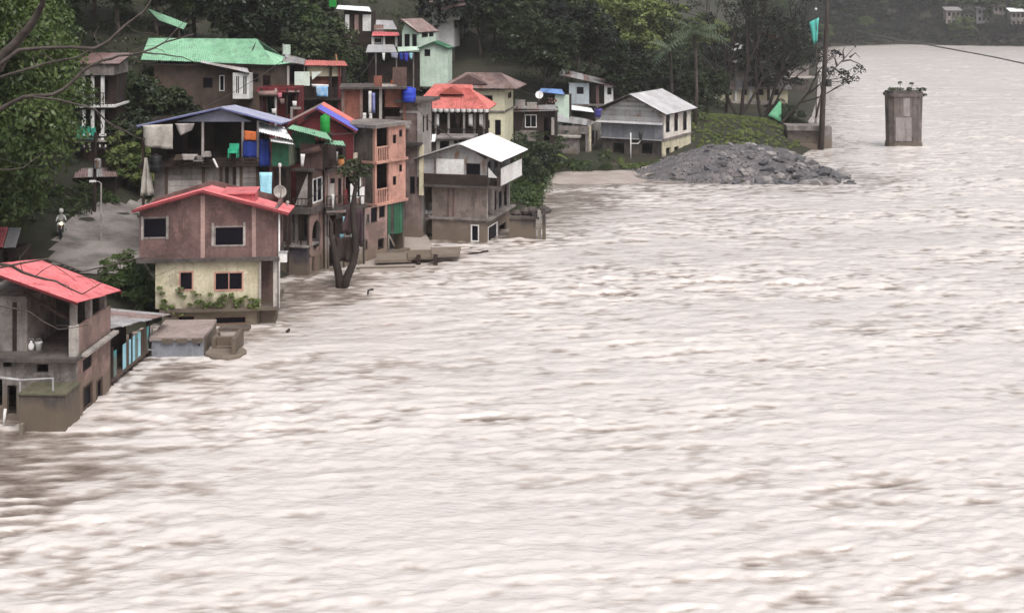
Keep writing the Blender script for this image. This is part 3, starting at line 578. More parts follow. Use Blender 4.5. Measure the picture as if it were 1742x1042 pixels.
# sunken platform with steps
k = K('sunken_platform', 'grey concrete platform with a broken edge, awash beside the red gabled house', 'platform', 258, 62.6, -.8, 2)
a, b = k.U(258), k.U(346); zt = k.Z(574, 1.5)
k.wall('F', a, b, 0, zt - .1, GREYB, [k.r(337, 340, 584, 588) + ('d',)], name='front_wall', t=.2); k.box('side_wall', b - .2, b, .2, 3.2, 0, zt - .1, CONC)
mk('deck', [(a - .1, -.12, zt - .1), (b, -.12, zt - .1), (k.U(364, 2.2), 2.0, zt - .1), (k.U(366, 3), 3.4, zt - .1), (a - .1, 3.4, zt - .1), (a - .1, -.12, zt + .04), (b, -.12, zt + .04), (k.U(364, 2.2), 2.0, zt + .04), (k.U(366, 3), 3.4, zt + .04), (a - .1, 3.4, zt + .04)], [(0, 4, 3, 2, 1), (5, 6, 7, 8, 9), (0, 1, 6, 5), (1, 2, 7, 6), (2, 3, 8, 7), (3, 4, 9, 8), (4, 0, 5, 9)], M('pale_pink_slab', (.36, .29, .27), (.24, .19, .175)), k.e)
for p, q in ((285, 571), (310, 572), (336, 572)): pp = k.wp(p, q, -.14); k.box('broken_edge', pp.x - .28, pp.x + .25, -.16, -.121, zt - .22, zt - .02, CONCD)
k = K('flooded_steps', 'flight of dark red concrete steps rising out of the flood beside the platform', 'steps', 352, 62.4, -.8, 2)
x0_, x1_ = k.U(360), k.U(394); 
for i in range(6): k.box('step', x0_, x1_, i * .34, i * .34 + .36 + (5 - i) * 0, .3 + i * .2 - .3, .5 + i * .2, M('red_brown_concrete', (.16, .10, .09), (.10, .065, .06), mud=True))
k.box('side_wall', x1_ + .003, x1_ + .2, -.05, 2.2, 0, 1.75, CONCD); k.box('side_wall', x0_ - .2, x0_ - .003, 1.0, 2.2, 0, 1.5, CONCD)
MB().lathe([(1.0, 0), (1.0, .98), (.95, 1.02)], ((x0_ + x1_) / 2 + .1, .55, 0), 20).obj('landing', CONC, k.e)
k.e.children[-1].scale = (1.05, .75, 1); k.box('landing_beam', x0_ - .05, k.U(412), 1.95, 2.6, 1.62, 1.78, CONCD)
# concrete house with red roof terrace
k = K('concrete_river_house', 'unfinished grey concrete house at the water with open terrace under red roof', 'house', -60, 53.6, -1.2, -2)
uR = k.U(130); sl_ = k.Z(609, uR); vB = k.V(189, uR)
k.wall('F', 0, uR, 0, sl_ - .1, CONC, [k.r(5, 20, 616, 624) + ('o',), k.r(62, 82, 619, 633) + ('o',), k.r(-10, 4, 640, 690) + ('o',), k.r(12, 28, 655, 705) + ('o',), k.r(117, 126, 665, 692) + ('d',)])
k.wall('S', .16, vB, 0, sl_ - .1, PINKW, [k.rs(uR, 141, 157, 652, 692) + ('b',), k.rs(uR, 164, 174, 643, 685) + ('b',), k.rs(uR, 141, 156, 607, 628) + ('d',)], at_=uR)
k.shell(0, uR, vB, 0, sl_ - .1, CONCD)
k.slab(-.2, uR + .1, -.35, vB + .05, sl_ - .1, sl_ + .06, CONCD)
k.box('ledge', uR + .101, uR + .35, .3, vB, sl_ - .02, sl_ + .1, CONCL)
zp = k.Z(556, uR, .3)
k.wall('S', .35, vB, sl_ + .06, zp, PINKW, [], at_=uR - .02, name='parapet'); k.box('corner_post', uR - .32, uR - .02, .0, .33, sl_ + .06, zp + .12, CONCL)
k.box('back_wall', k.U(45, 3.2), uR - .4, 4.2, 4.36, sl_ + .06, sl_ + 1.6, CONCD); k.box('room_wall', 0, k.U(46, .8), .8, 4, sl_ + .06, sl_ + 2.35, CONC)
k.box('room_door', k.U(20, .7), k.U(27, .7), .76, .799, sl_ + .06, sl_ + 2.1, WOODD)
ra, rb, rc, rd = [k.L(P(*q)) for q in ((132, 513, 53.0), (207, 494, 57.8), (66, 441, 60.5), (-40, 452, 53.6))]
roof = k.mono([ra, rb, rc, rd], REDT, trim=MAROON, w=.9, jit=.05)
for p, dv in ((127, .25), (152, 1.9), (176, vB - .3)):
    vv = k.V(p, uR - .15) if p > 130 else .16
    tz = ra.z + (rb.z - ra.z) * (vv / vB) - .15; k.box('column', uR - .3, uR - .06, vv - .12, vv + .12, sl_ + .06 if p < 130 else zp, tz, CONC)
for p, v in ((-20, .3), (20, 4.1), (80, 4.2)): pp = k.U(p, v); k.box('column', pp - .13, pp + .13, v - .13, v + .13, sl_ + .06, sl_ + (2.3 if p < 0 else 1.7), CONC)
k.bar('beam', (k.U(40, .5), .5, sl_ + 2.55), (uR - .1, .3, sl_ + 1.35), .12, WOODD)
k.box('annex', k.U(34, -1.5), k.U(113, -1.5), -1.6, -.02, 0, k.Z(671, uR, -1.5), CONCD); k.box('annex_cap', k.U(32, -1.5), k.U(114, -1.5), -1.66, -.03, k.Z(671, uR, -1.5), k.Z(669, uR, -1.5) + .02, M('mossy_concrete', (.12, .11, .075), (.07, .07, .045), mud=True))
f_ = MB(); A_, B_ = k.wp(34, 670, -1.2), k.wp(90, 668, -1.2); A2, B2 = k.wp(34, 646, -1.2), k.wp(90, 643, -1.2); f_.tube([A_, A2], .04); f_.tube([B_, B2], .04); f_.tube([A2, B2], .04); f_.obj('pipe_rail', PIPE, k.e)
k.tube('pipe', [k.wp(0, 642, -.3), k.wp(34, 646, -.3)], .06, PIPE); k.tube('post', [k.wp(6, 725, -.6), k.wp(9, 695, -.6)], .06, WHITE); k.box('post', k.U(33, -1.9), k.U(40, -1.9), -1.95, -1.75, .6, 1.6, CONCL)
for p, q, c in ((66, 592, WHITE), (53, 575, CLOTHW)):
    pp = k.W(*k.wp(p, q, 1.0)); e = empty('bucket', (pp.x, pp.y, k.zb + sl_ + .06)); tag(e, 'small white bucket standing on the concrete terrace floor' if p == 66 else 'white jug on the terrace beside the bucket', 'bucket' if p == 66 else 'jug')
    MB().lathe([(.12, 0), (.15, .3), (.165, .32), (.15, .33), (.11, .08)] if p == 66 else [(.1, 0), (.13, .05), (.13, .22), (.05, .32), (.05, .38)], seg=10).obj('body', c, e, True); MB().tube([(-.15, 0, .3), (-.08, 0, .46), (.08, 0, .46), (.15, 0, .3)], .012, 4).obj('handle', PIPE, e)
# turquoise shack
k = K('turquoise_shack', 'shack with turquoise boards and a patched grey tin roof beside the concrete house', 'shack', 90, 57.9, -.8, -3)
uR = k.U(191); vB = k.V(256, uR); zt = k.Z(556, uR); zt2 = k.Z(545, uR, vB); fl = k.Z(644, uR)
k.box('floor', 0, uR + .02, 0, vB, fl - .14, fl, WOOD); 
for v in (.1, vB * .5, vB - .15): k.box('post', uR - .14, uR, v - .07, v + .07, 0, zt2 + .05, WOODD)
k.boards('S', .2, vB - .1, fl, zt2 - .15, [TURQ, TURQ, LBLUE, WOODD, WOOD, TURQ], uR - .02, w=.42, skip=.22, seed=4)
k.box('inner_wall', .1, uR - 1.2, vB - .1, vB, fl, zt2, WOODD); k.boards('F', .1, uR - .1, fl, zt - .3, [TURQ, WOODD, WOOD], .0, w=.4, skip=.1, seed=8)
k.box('inner_wall', uR - 1.3, uR - 1.2, .1, vB - .1, fl, zt2, WOODD)
k.mono([k.L(P(*q)) for q in ((196, 557, 57.6), (292, 535, 64.5), (110, 517, 66.5), (96, 553, 57.4))], [GREYT, GREYT, GREYL, BROWNROOF], w=.85, jit=.12)
mk('plank_deck', [tuple(x) for x in (k.sp(uR + .05, 200, 652) + Vector((0, 0, 0)), k.sp(uR + .05, 247, 624), k.sp(uR + .05, 247, 624) + Vector((.7, 0, -.1)), k.sp(uR + .05, 200, 652) + Vector((.7, 0, -.1)))] + [tuple(Vector(x) - Vector((0, 0, .1))) for x in (k.sp(uR + .05, 200, 652), k.sp(uR + .05, 247, 624), k.sp(uR + .05, 247, 624) + Vector((.7, 0, -.1)), k.sp(uR + .05, 200, 652) + Vector((.7, 0, -.1)))], [(3, 2, 1, 0), (4, 5, 6, 7), (0, 1, 5, 4), (1, 2, 6, 5), (2, 3, 7, 6), (3, 0, 4, 7)], WOODL, k.e)
p0 = P(245, 628, 62); q0 = P(295, 600, 66)
e = K('stranded_tin_sheets', 'crumpled pale tin sheets lying at the water edge behind the turquoise shack', 'sheets', 268, 63.5, .1, 30)
for i, (dx, dy, dz, ang) in enumerate(((-.9, -.4, .2, .1), (0, .1, .3, -.12), (.8, .5, .25, .2), (.3, -.5, .12, .05))):
    e.sheet((dx - .6, dy - .4, dz), (dx + .6, dy - .4, dz + ang), (dx + .6, dy + .5, dz + ang + .1), (dx - .6, dy + .5, dz + .05), [GREYL, WOODL, GREYT, PINKW][i], e.e, name='tin_sheet')
cloth('hanging_cloth', 'white cloth hanging at the back corner of the turquoise shack', 'cloth', [P(255, 560, 63.8), P(260, 558, 64.2), P(260, 575, 64.2), P(255, 577, 63.8)], CLOTHW, 1, .02, 4, 4)
# small red roofed shed at the lane
k = K('lane_shed', 'little shed with half red half grey tin roof by the lane', 'shed', -30, 76, 1.6, 0)
k.shell(0, k.U(32), 2, 0, k.Z(424), WOODD, True); k.wall('F', 0, k.U(32), 0, k.Z(424), WOODD, [k.r(4, 14, 428, 445) + ('o',)])
k.mono([k.wp(-40, 420, -.3), k.wp(4, 420, -.3), k.wp(14, 386, 2.2), k.wp(-40, 386, 2.2)], REDT); k.mono([k.wp(5, 421, -.3), k.wp(26, 420, -.3), k.wp(36, 387, 2.2), k.wp(15, 387, 2.2)], GREYL, name='patched_roof')
# blue gabled timber house
k = K('blue_gabled_house', 'weathered timber house with pale blue gable roof and cluttered open upper verandah', 'house', 241, 82, .6, 3)
u1 = k.U(440); dp = 5.0; zf = k.Z(279, 3); ze = k.Z(209, 4); ua = k.U(378); za = k.Z(184, ua)
k.box('post', 0, .16, .02, .2, 0, ze, WOOD)
for p in (345, 413, 439): a = k.U(p); k.box('post', a - .07, a + .07, -.06, .1, zf, ze + .1, WOODL)
k.slab(-.1, u1 + .1, -.5, dp, zf - .12, zf + .06, WOODD, 'verandah_floor')
k.wall('F', 0, u1, zf + .06, ze, WOODD, [(1, 2, zf + .3, ze - .4, 'o'), k.r(305, 335, 215, 262) + ('o',), k.r(350, 380, 212, 268) + ('o',)], at_=2.6, name='inner_wall'); k.shell(0, u1, dp, zf + .06, ze, WOODD, True, y0=2.76)
gp = mk('gable_panel', [tuple(x) for x in (k.wp(300, 207, -.1), k.wp(428, 207, -.1), k.wp(378, 186, -.1))] + [tuple(x + Vector((0, .05, 0))) for x in (k.wp(300, 207, -.1), k.wp(428, 207, -.1), k.wp(378, 186, -.1))], [(0, 1, 2), (5, 4, 3), (0, 3, 4, 1), (1, 4, 5, 2), (2, 5, 3, 0)], BLUEP, k.e)
k.gable_roof(k.U(237), k.U(481), -.7, dp + .4, k.Z(212, 0), k.Z(208, 9), ua, k.Z(181, ua), BLUEP, BLUEP, trim=M('slate_blue_trim', (.14, .15, .34), (.1, .11, .25)), tw=.1, drop=.38)
zlo = 0
k.wall('F', k.U(262), u1, zlo, zf - .12, WOODG, [], at_=.1, name='lower_wall'); k.shell(k.U(262), u1, dp, zlo, zf - .12, WOODD, True, y0=.3)
k.boards('F', k.U(283), k.U(343), zlo + .5, zf - .3, [WOODL, WOODG, WOODL], .06, w=.36, seed=2, horiz=True, skip=.1); k.boards('F', k.U(352), k.U(375), zlo + .5, zf - .25, [WOODG, WOODL], .06, w=.4, seed=3); k.boards('F', k.U(376), k.U(408), zlo + .5, zf - .2, [WOODG, WOOD, WOODL, WOODD], .06, w=.25, seed=6); k.boards('F', k.U(412), k.U(436), zlo + .5, zf - .2, [WOODL, WOODG], .06, w=.35, seed=9, horiz=True)
for p in (283, 346, 376, 410, 438): a = k.U(p); k.box('stud', a - .09, a + .09, .0, .055, 0, zf - .13, WOOD)
mb = MB(); r0 = k.wp(296, 277, -.4)
for q in (270, 275): mb.bar(k.wp(290, q, -.42), k.wp(440, q, -.42), .05, .12)
for p in range(292, 441, 10): mb.bar(k.wp(p, 279, -.42), k.wp(p, 267, -.42), .06)
mb.obj('railing', WOODD, k.e)
for i in range(9):       # shelf clutter on the rail
    pass
cloth('folded_tarp', 'dirty white tarpaulin tied across the left end of the verandah', 'tarpaulin', [P(242, 213, 81.2), P(294, 211, 81.2), P(293, 254, 81.1), P(245, 250, 81.1)], TARP, 3, .12, 9, 8)
cloth('torn_tarp', 'torn grey sheet drooping from the verandah beam', 'sheet', [P(297, 210, 81.3), P(331, 210, 81.3), P(326, 222, 81.3), P(306, 231, 81.3)], WOODL, 4, .07)
cloth('draped_tarp', 'pale tarpaulin draped like a tent below the verandah corner', 'tarpaulin', [P(246, 268, 81), P(250, 268, 81), P(264, 332, 80.6), P(239, 334, 80.6)], TARP, 5, .12, 8, 8)
cloth('blue_tarp', 'deep blue tarpaulin screen at the right end of the verandah', 'tarpaulin', [P(413, 240, 82), P(437, 240, 82), P(437, 268, 82), P(413, 268, 82)], BLUE, 6, .04)
cloth('blue_tarp', 'deep blue tarpaulin hanging behind the green tin hut', 'tarpaulin', [P(441, 236, 82.2), P(459, 238, 82.2), P(460, 282, 82), P(441, 284, 82)], BLUE, 7, .05)
cloth('orange_cloth', 'orange cloth hanging above the blue tarpaulin', 'cloth', [P(415, 222, 81.9), P(436, 224, 81.9), P(436, 239, 81.9), P(415, 238, 81.9)], ORANGE, 8, .04)
cloth('sky_blue_curtain', 'pale sky blue curtain hanging beside the timber house', 'curtain', [P(441, 293, 80.6), P(463, 293, 80.8), P(462, 334, 80.6), P(443, 337, 80.5)], LBLUE, 9, .06)
pp = P(265, 293, 80.9); drum('water_tank', 'black plastic water tank under the verandah tarpaulin', 'water tank', pp, .4, 1.05, BLACK)
pp = P(397, 268, 81.2); e = empty('plastic_chair', (pp.x, pp.y, pp.z)); e.scale = (1, 1, 1); tag(e, 'bright green plastic tub chair on the verandah', 'chair')
MB().box(-.3, .3, -.25, .3, .3, .36).obj('seat', M('mint_plastic', (.05, .42, .26), (.04, .34, .2), rough=.4, streak=0.), e); MB().box(-.3, .3, .26, .32, .36, .85).obj('backrest', MATS['mint_plastic'], e)
for x in (-.27, .27):
    MB().box(x - .03, x + .03, -.25, .3, .362, .58).obj('armrest', MATS['mint_plastic'], e)
    for y in (-.22, .27): MB().box(x - .025, x + .025, y - .025, y + .025, 0, .3).obj('leg', MATS['mint_plastic'], e)
for i, (p, q, wd, m) in enumerate(((322, 267, 1.1, WOODL), (352, 262, .5, WOODL), (366, 270, .35, CLOTHW), (305, 268, .6, WOOD), (338, 270, .6, WOODG))):
    pp = P(p, q, 81.45); e = empty('bundle', pp); tag(e, ('long pale bundle of boards on the verandah rail', 'small pale crate beside the verandah post', 'white rolled sheet leaning on the verandah rail', 'brown crate behind the verandah rail', 'grey crate near the verandah post')[i], ('bundle', 'crate', 'roll', 'crate', 'crate')[i])
    b = MB()
    if i == 2: b.tube([(-.12, 0, 0), (.15, 0, -.55)], .07, 8)
    else:
        for j in range(3): b.box(-wd / 2 + .05 * j, wd / 2 - .03 * j, -.2, .2, -.15 + j * .11, -.15 + j * .11 + .09)
    b.obj(('boards', 'slats', 'sheet', 'slats', 'slats')[i], m, e)
# annex: white tin roof, green hut
k = K('green_tin_hut', 'dark green tin hut under a crumpled white tin roof beside the timber house', 'hut', 460, 81.2, .8, -8)
a, b = k.U(462), k.U(490); zb_, zt = k.Z(282), k.Z(243)
k.wall('F', a, b, zb_, zt, GREEND, []); k.wall('S', .16, 2.4, zb_, zt, M('grey_green_board', (.17, .19, .14), (.1, .12, .085)), [], at_=b); k.shell(a, b, 2.6, zb_, zt, GREEND)
for p in (463, 489): x = k.U(p); k.box('post', x - .06, x + .06, .0, .12, -.6, zb_, WOODD)
k.box('post', a, a + .12, 2.2, 2.35, -.6, zb_, WOODD); k.slab(a - .1, b + .1, -.1, 2.6, zb_ - .1, zb_ - .002, WOODD)
k.mono([k.wp(441, 224, -.4), k.wp(498, 238, -.4), k.wp(484, 216, 2.6), k.wp(439, 209, 2.6)], WHITEM, trim=WOOD); k.mono([k.wp(462, 240, -.5), k.wp(501, 246, -.5), k.wp(494, 238, .3), k.wp(458, 234, .3)], WHITEM, name='lower_roof', trim=WOOD)
k.box('under_wall', a, b, .5, .6, -.6, zb_ - .1, WOODD)
dish('satellite_dish', 'pale satellite dish standing right of the red roof', P(475, 327, 72.5), (.5, -1, .45), .38, CONCL)
e = empty('pipe_post', P(476, 352, 73)); tag(e, 'thin pale pipe with a white cap beside the satellite dish', 'pipe'); MB().tube([(0, 0, 0), (0, 0, 2.3)], .05).obj('pipe', CONCL, e); MB().lathe([(.09, 2.28), (.09, 2.42), (.04, 2.48)]).obj('cap', WHITE, e)
e = empty('pipe_post', P(489, 362, 72)); tag(e, 'short pale vent pipe at the right eave of the red roof', 'pipe'); MB().tube([(0, 0, 0), (0, 0, .55)], .07).obj('pipe', CONCL, e); MB().lathe([(.1, .55), (.1, .62), (.03, .68)]).obj('cap', CONCL, e)
# ---------------------------------------------------------------- the crowded row along the bank
def oval_panel(k, u, y0, y1, z0, z1, cy, cz, ry, rz_, mat, t=.18):
    n = 28; V_ = []; fs = []
    for x in (u, u - t):
        for i in range(n):
            a = 2 * math.pi * i / n; c_, s_ = math.cos(a), math.sin(a); m = max(abs(c_), abs(s_)); V_.append((x, cy + ry * c_, cz + rz_ * s_))
            oy = (y1 - cy) * c_ / m if c_ > 0 else (cy - y0) * c_ / m; oz = (z1 - cz) * s_ / m if s_ > 0 else (cz - z0) * s_ / m; V_.append((x, cy + oy, cz + oz))
    for i in range(n):
        j = (i + 1) % n; fs += [(2 * i, 2 * i + 1, 2 * j + 1, 2 * j), (2 * n + 2 * i, 2 * n + 2 * j, 2 * n + 2 * j + 1, 2 * n + 2 * i + 1), (2 * i, 2 * j, 2 * n + 2 * j, 2 * n + 2 * i), (2 * i + 1, 2 * n + 2 * i + 1, 2 * n + 2 * j + 1, 2 * j + 1)]
    return mk('oval_wall', V_, fs, mat, k.e)
# house with the oval opening
k = K('oval_arch_house', 'narrow flooded house with an oval arched opening in its pink side wall', 'house', 478, 82.0, -.8, -16)
uR = k.U(527); vB = k.V(554, uR); zs = k.Z(361, uR)
k.box('tin_annex', k.U(478), uR - .02, -.35, -.02, 0, k.Z(421, uR, -.3), M('navy_brown_tin', (.06, .05, .06), (.035, .03, .04), mud=True)); k.box('annex_roof', k.U(477) - .05, uR + .05, -.5, 1.3, k.Z(421, uR, -.3), k.Z(419, uR, -.3) + .02, CONC)
k.wall('F', k.U(482), uR, 0, zs - .1, CONCD, [k.r(500, 522, 372, 412) + ('o',)], at_=1.4, name='inner_wall')
for p in (489, 500): a = k.U(p); k.box('post', a - .09, a + .09, .3, .5, k.Z(419, uR), zs - .1, CONC)
zo = k.Z(432, uR, vB / 2); pr = k.rs(uR, 531, 546, 374, 426)
oval_panel(k, uR, .0, vB, zo, zs - .1, (pr[0] + pr[1]) / 2, (pr[2] + pr[3]) / 2, (pr[1] - pr[0]) / 2, (pr[3] - pr[2]) / 2, PINKW)
k.wall('S', 0, vB, 0, zo - .003, PINKW, [k.rs(uR, 531, 536, 436, 462) + ('o',), k.rs(uR, 543, 547, 433, 461) + ('o',)], at_=uR); k.shell(k.U(482), uR - .02, vB, 0, zs - .1, CONCD, y0=1.6)
k.slab(k.U(498), uR + .2, -.3, vB + .05, zs - .1, zs + .28, CONCD, 'balcony_slab')
zt = k.Z(292, uR)
k.wall('F', k.U(501), uR, zs + .28, zt, WOODD, [], at_=.25, name='upper_wall'); k.wall('S', .41, vB + 1.2, zs + .28, zt, PINKW, [k.rs(uR, 531, 549, 302, 344) + ('wm',)], at_=uR - .02); k.shell(k.U(501), uR - .02, vB + 1.4, zs + .28, zt, CONCD, y0=.41)
tri = [k.wp(501, 350, .15), k.wp(522, 350, .15), k.wp(523, 296, .15)]; mk('slanted_panel', tri + [x + Vector((0, .06, 0)) for x in tri], [(0, 1, 2), (5, 4, 3), (0, 3, 4, 1), (1, 4, 5, 2), (2, 5, 3, 0)], WOODL, k.e)
k.slab(k.U(496), uR + .3, -.1, vB + 1.3, zt, zt + .15, CONCD)
# brown rounded canopy room above with green tin sheets over it
k.wall('F', k.U(510, .3), k.U(547, .3), zt + .15, k.Z(246, uR), M('brown_tarp', (.13, .075, .065), (.085, .05, .045)), [], at_=.3, name='canopy_wall'); k.tube('canopy_roll', [k.wp(513, 262, .15), k.wp(530, 256, .15), k.wp(546, 251, .15)], .22, MATS['brown_tarp'], 8)
k.shell(k.U(510, .3), k.U(547, .3), 2.6, zt + .15, k.Z(246, uR), WOODD, True, y0=.5)
k.mono([k.wp(489, 218, -.2), k.wp(566, 239, -.4), k.wp(556, 226, 2.4), k.wp(497, 212, 2.4)], GREENT); k.mono([k.wp(553, 244, -.2), k.wp(588, 248, .2), k.wp(584, 240, 1.2), k.wp(552, 238, 1.0)], GREENT, name='lower_roof')
k.wall('F', k.U(496, .6), k.U(535, .6), k.Z(252, uR, .6), k.Z(226, uR, .6), GREEND, [], at_=.6, name='gable_panel')
cloth('white_shirt', 'white shirt hanging at the brown canopy of the row', 'shirt', [P(511, 262, 80.2), P(519, 262, 80.2), P(516, 283, 80.2), P(512, 283, 80.2)], CLOTHW, 1, .03, 4, 4)
# dark pink tenement, river front turned away
k = K('narrow_tenement', 'shabby narrow pinkish tenement with tall slit windows and hanging white panels', 'house', 553, 83.2, -.6, 28)
u1 = k.U(621); zt = k.Z(288, 1.2); zm = k.Z(352, 1.2)
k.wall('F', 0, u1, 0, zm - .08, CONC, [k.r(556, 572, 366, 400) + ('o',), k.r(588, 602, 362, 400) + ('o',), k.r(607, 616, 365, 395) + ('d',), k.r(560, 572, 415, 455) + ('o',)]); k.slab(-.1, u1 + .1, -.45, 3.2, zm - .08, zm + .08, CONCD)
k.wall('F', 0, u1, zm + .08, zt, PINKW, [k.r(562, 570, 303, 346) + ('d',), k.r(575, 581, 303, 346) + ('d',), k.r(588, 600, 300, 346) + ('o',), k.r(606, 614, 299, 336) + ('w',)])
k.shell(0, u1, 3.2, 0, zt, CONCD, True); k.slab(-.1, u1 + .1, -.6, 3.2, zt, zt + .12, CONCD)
k.wall('F', k.U(556), k.U(598), zt + .12, k.Z(248, 1), WOODD, [k.r(562, 575, 256, 280) + ('o',), k.r(580, 592, 254, 282) + ('o',)], at_=1.0, name='loft_wall'); k.shell(k.U(556), k.U(598), 3, zt + .12, k.Z(248, 1), WOODD, True, y0=1.2)
k.rail(k.wp(556, 287, -.5) , k.wp(604, 287, -.5), .55, WOODD)
for p, q0, q1 in ((596, 312, 350), (612, 318, 352)): k.fbox('hanging_panel', p, p + 8, q0, q1, CLOTHW, v=-.12, t=.03)
for i, (p, q, w_, h_, m, l) in enumerate(((564, 330, 5, 26, CLOTHW, 'white washing over the tenement balcony'), (583, 368, 5, 14, LBLUE, 'pale blue cloth below the tenement balcony slab'), (578, 398, 7, 20, LBLUE, 'pale blue rag caught on the forked dead tree'), (596, 395, 7, 22, MINT, 'pale green rag caught on the forked dead tree'), (600, 415, 4, 16, LBLUE, 'bright blue strip of cloth low on the dead tree'), (572, 258, 3, 18, CLOTHW, 'narrow white cloth hanging in the tenement loft'))):
    D_ = 82.5 if i < 2 or i == 5 else 78.6; cloth('washing', l, 'cloth', [P(p, q, D_), P(p + w_, q, D_), P(p + w_ - 1, q + h_, D_), P(p + 1, q + h_ - 2, D_)], m, i, .03, 4, 4)
pp = P(580, 281, 82.4); e = empty('clay_pot', pp); tag(e, 'orange clay pot on the tenement loft rail', 'pot'); MB().lathe([(.12, 0), (.24, .18), (.2, .36), (.22, .4)], seg=12).obj('pot', M('terracotta', (.6, .25, .1), (.5, .2, .08)), e, True); ivy(type('q', (), {'e': e}), 'leaves', [Vector((0, 0, .5))], .22, 40, .08, LEAF_L, 4)
# maroon gable with blue and red roof
k = K('maroon_gabled_house', 'house with maroon gable under a violet blue roof turning red', 'house', 484, 86, 0, 3)
ua, ue = k.U(540), k.U(601); ze = k.Z(226, 4); dp = 4
k.wall('F', 0, ue, 0, k.Z(228, 3), MAROON, [], gable=(ua, k.Z(190, ua))); k.wall('S', .16, dp, 0, ze, PINKW, [(.5, .8, ze - 1.6, ze - .9, 'd')], at_=ue); k.shell(0, ue, dp, 0, ze - .1, MAROON)
x0_, x1_ = k.U(480), k.U(608); rf = k.gable_roof(x0_, x1_, -.5, 2.2, k.Z(214, 0), k.Z(222, 4), ua, k.Z(183, ua), BROWNROOF, BLUEV, trim=MAROON)
k.slope((x1_, 2.23, k.Z(222, 4) + .01), (x1_, dp + .5, k.Z(222, 4) + .01), (ua, dp + .5, k.Z(183, ua) + .01), (ua, 2.23, k.Z(183, ua) + .01), [REDT, SALMON], rf); k.slope((x0_, 2.23, k.Z(214, 0)), (x0_, dp + .5, k.Z(214, 0)), (ua, dp + .5, k.Z(183, ua)), (ua, 2.23, k.Z(183, ua)), BROWNROOF, rf)
k.box('balcony', ue - .2, ue + .25, .1, 2.5, k.Z(283, ue), k.Z(262, ue), M('cream_board', (.5, .45, .36), (.38, .33, .27)))
pp = P(553, 226, 84.6); drum('water_tank', 'bright green plastic water tank below the maroon gable', 'water tank', pp, .33, 1.15, GREENB); e = K('tank_stand', 'dark timber stand carrying the green water tank', 'stand', 553, 84.6, 0, 0)
e.box('platform', -.5, .5, -.4, .4, pp.z - .1, pp.z, WOODD)
for x in (-.42, .34):
    for y in (-.35, .27): e.box('leg', x, x + .08, y, y + .08, 0, pp.z - .1, WOODD)
# pink balcony block
k = K('pink_balcony_block', 'tall pink block with stacked balconies looking over the river', 'house', 638, 86.2, -.6, 56)
u1 = k.U(690); g = k.U(661); zt = k.Z(216); z2 = k.Z(277, 0); z1 = k.Z(349, 0)
for a, b in ((z1, z2), (z2, zt)):
    k.wall('F', g, u1, a + .08, b - .08, PINK, [(g + (u1 - g) * .25, g + (u1 - g) * .45, a + 1.1, a + 1.7, 'd'), (g + (u1 - g) * .62, g + (u1 - g) * .8, b - .9, b - .4, 'd')]); k.box('column', 0, .18, 0, .2, a + .08, b - .08, PINK)
    k.box('balcony_wall', .18, g, 1.2, 1.3, a + .08, b - .08, BRICKW); k.slab(-.08, u1 + .05, -.2, 3.4, a - .08, a + .08, PINK)
    zz = a + .08
    k.box('parapet_rail', .18, g, 0, .1, zz + .85, zz + .95, PINK); n_ = 5
    for i in range(n_): x = .18 + (g - .26) * (i + .5) / n_; k.box('baluster', x - .05, x + .05, .02, .08, zz, zz + .85, PINK)
k.box('left_wall', 0, .16, .2, 3.4, z1 + .08, zt - .08, CONCD); k.shell(.2, u1, 3.4, z1 + .08, zt - .08, CONCD, True, y0=1.4); k.slab(-.3, u1 + .3, -.3, 3.6, zt - .08, zt + .14, CONC, 'roof_slab')
a = k.U(617)
k.wall('F', a, k.U(657), 0, z1 - .08, PINKW, [k.r(621, 627, 362, 380) + ('g',), k.r(629, 640, 352, 378) + ('d',), k.r(643, 653, 350, 370) + ('d',), k.r(619, 623, 407, 424) + ('b',), k.r(641, 652, 405, 424) + ('o',)], at_=-.1); k.boards('F', k.U(659), k.U(684), z1 - 2.2, z1 - .1, [GREEND, GREEND, CONCD], -.05, w=.3, seed=2, name='green_board'); k.shell(a, u1, 3.4, 0, z1 - .08, CONCD, True, y0=.1); k.box('stoop', k.U(655), u1, -.4, .05, 0, .9, CONCD)
e = K('trestle', 'white triangular trestle leaning on the mud by the pink block', 'trestle', 660, 87.5, .5, 20); e.bar('bar', e.wp(661, 422, -.2), e.wp(661, 398, -.2), .09, CONCL); e.bar('bar', e.wp(661, 398, -.2), e.wp(671, 418, -.2), .09, CONCL); e.box('panel', e.U(662), e.U(669), -.12, -.06, 0, 1., BLACK)
# brick storey behind the row
k = K('brick_upper_house', 'unplastered red brick house with a flat slab and washing in its doorway', 'house', 581, 92.5, 1.5, 6)
u1 = k.U(690); zt = k.Z(151, 2); zf = k.Z(214, 2)
k.wall('F', 0, k.U(616), zf, zt, BRICK, []); k.box('pillar', k.U(612), k.U(617), -.08, -.003, zf, zt, PINKW); k.box('pillar', 0, .2, -.08, -.003, zf, zt, PINKW); k.box('pillar', k.U(645), k.U(650), -.05, .2, zf, zt, CONCL)
k.box('inner_wall', k.U(617), k.U(652), 1.5, 1.6, zf, zt, WOODD); k.wall('F', k.U(655), k.U(683), k.Z(184), zt, BRICK, [], at_=.4); k.box('low_wall', k.U(655), k.U(683), .3, .45, zf, k.Z(200), CONCD); k.shell(0, u1, 4, zf, zt, BRICK, True); k.box('base_wall', 0, u1, .1, 4, 0, zf - .15, CONCD)
k.slab(-.15, u1 + .1, -.5, 4.1, zt, zt + .14, CONCD, 'roof_slab'); k.slab(-.1, u1 + .3, -.9, 4, zf - .15, zf, CONC)
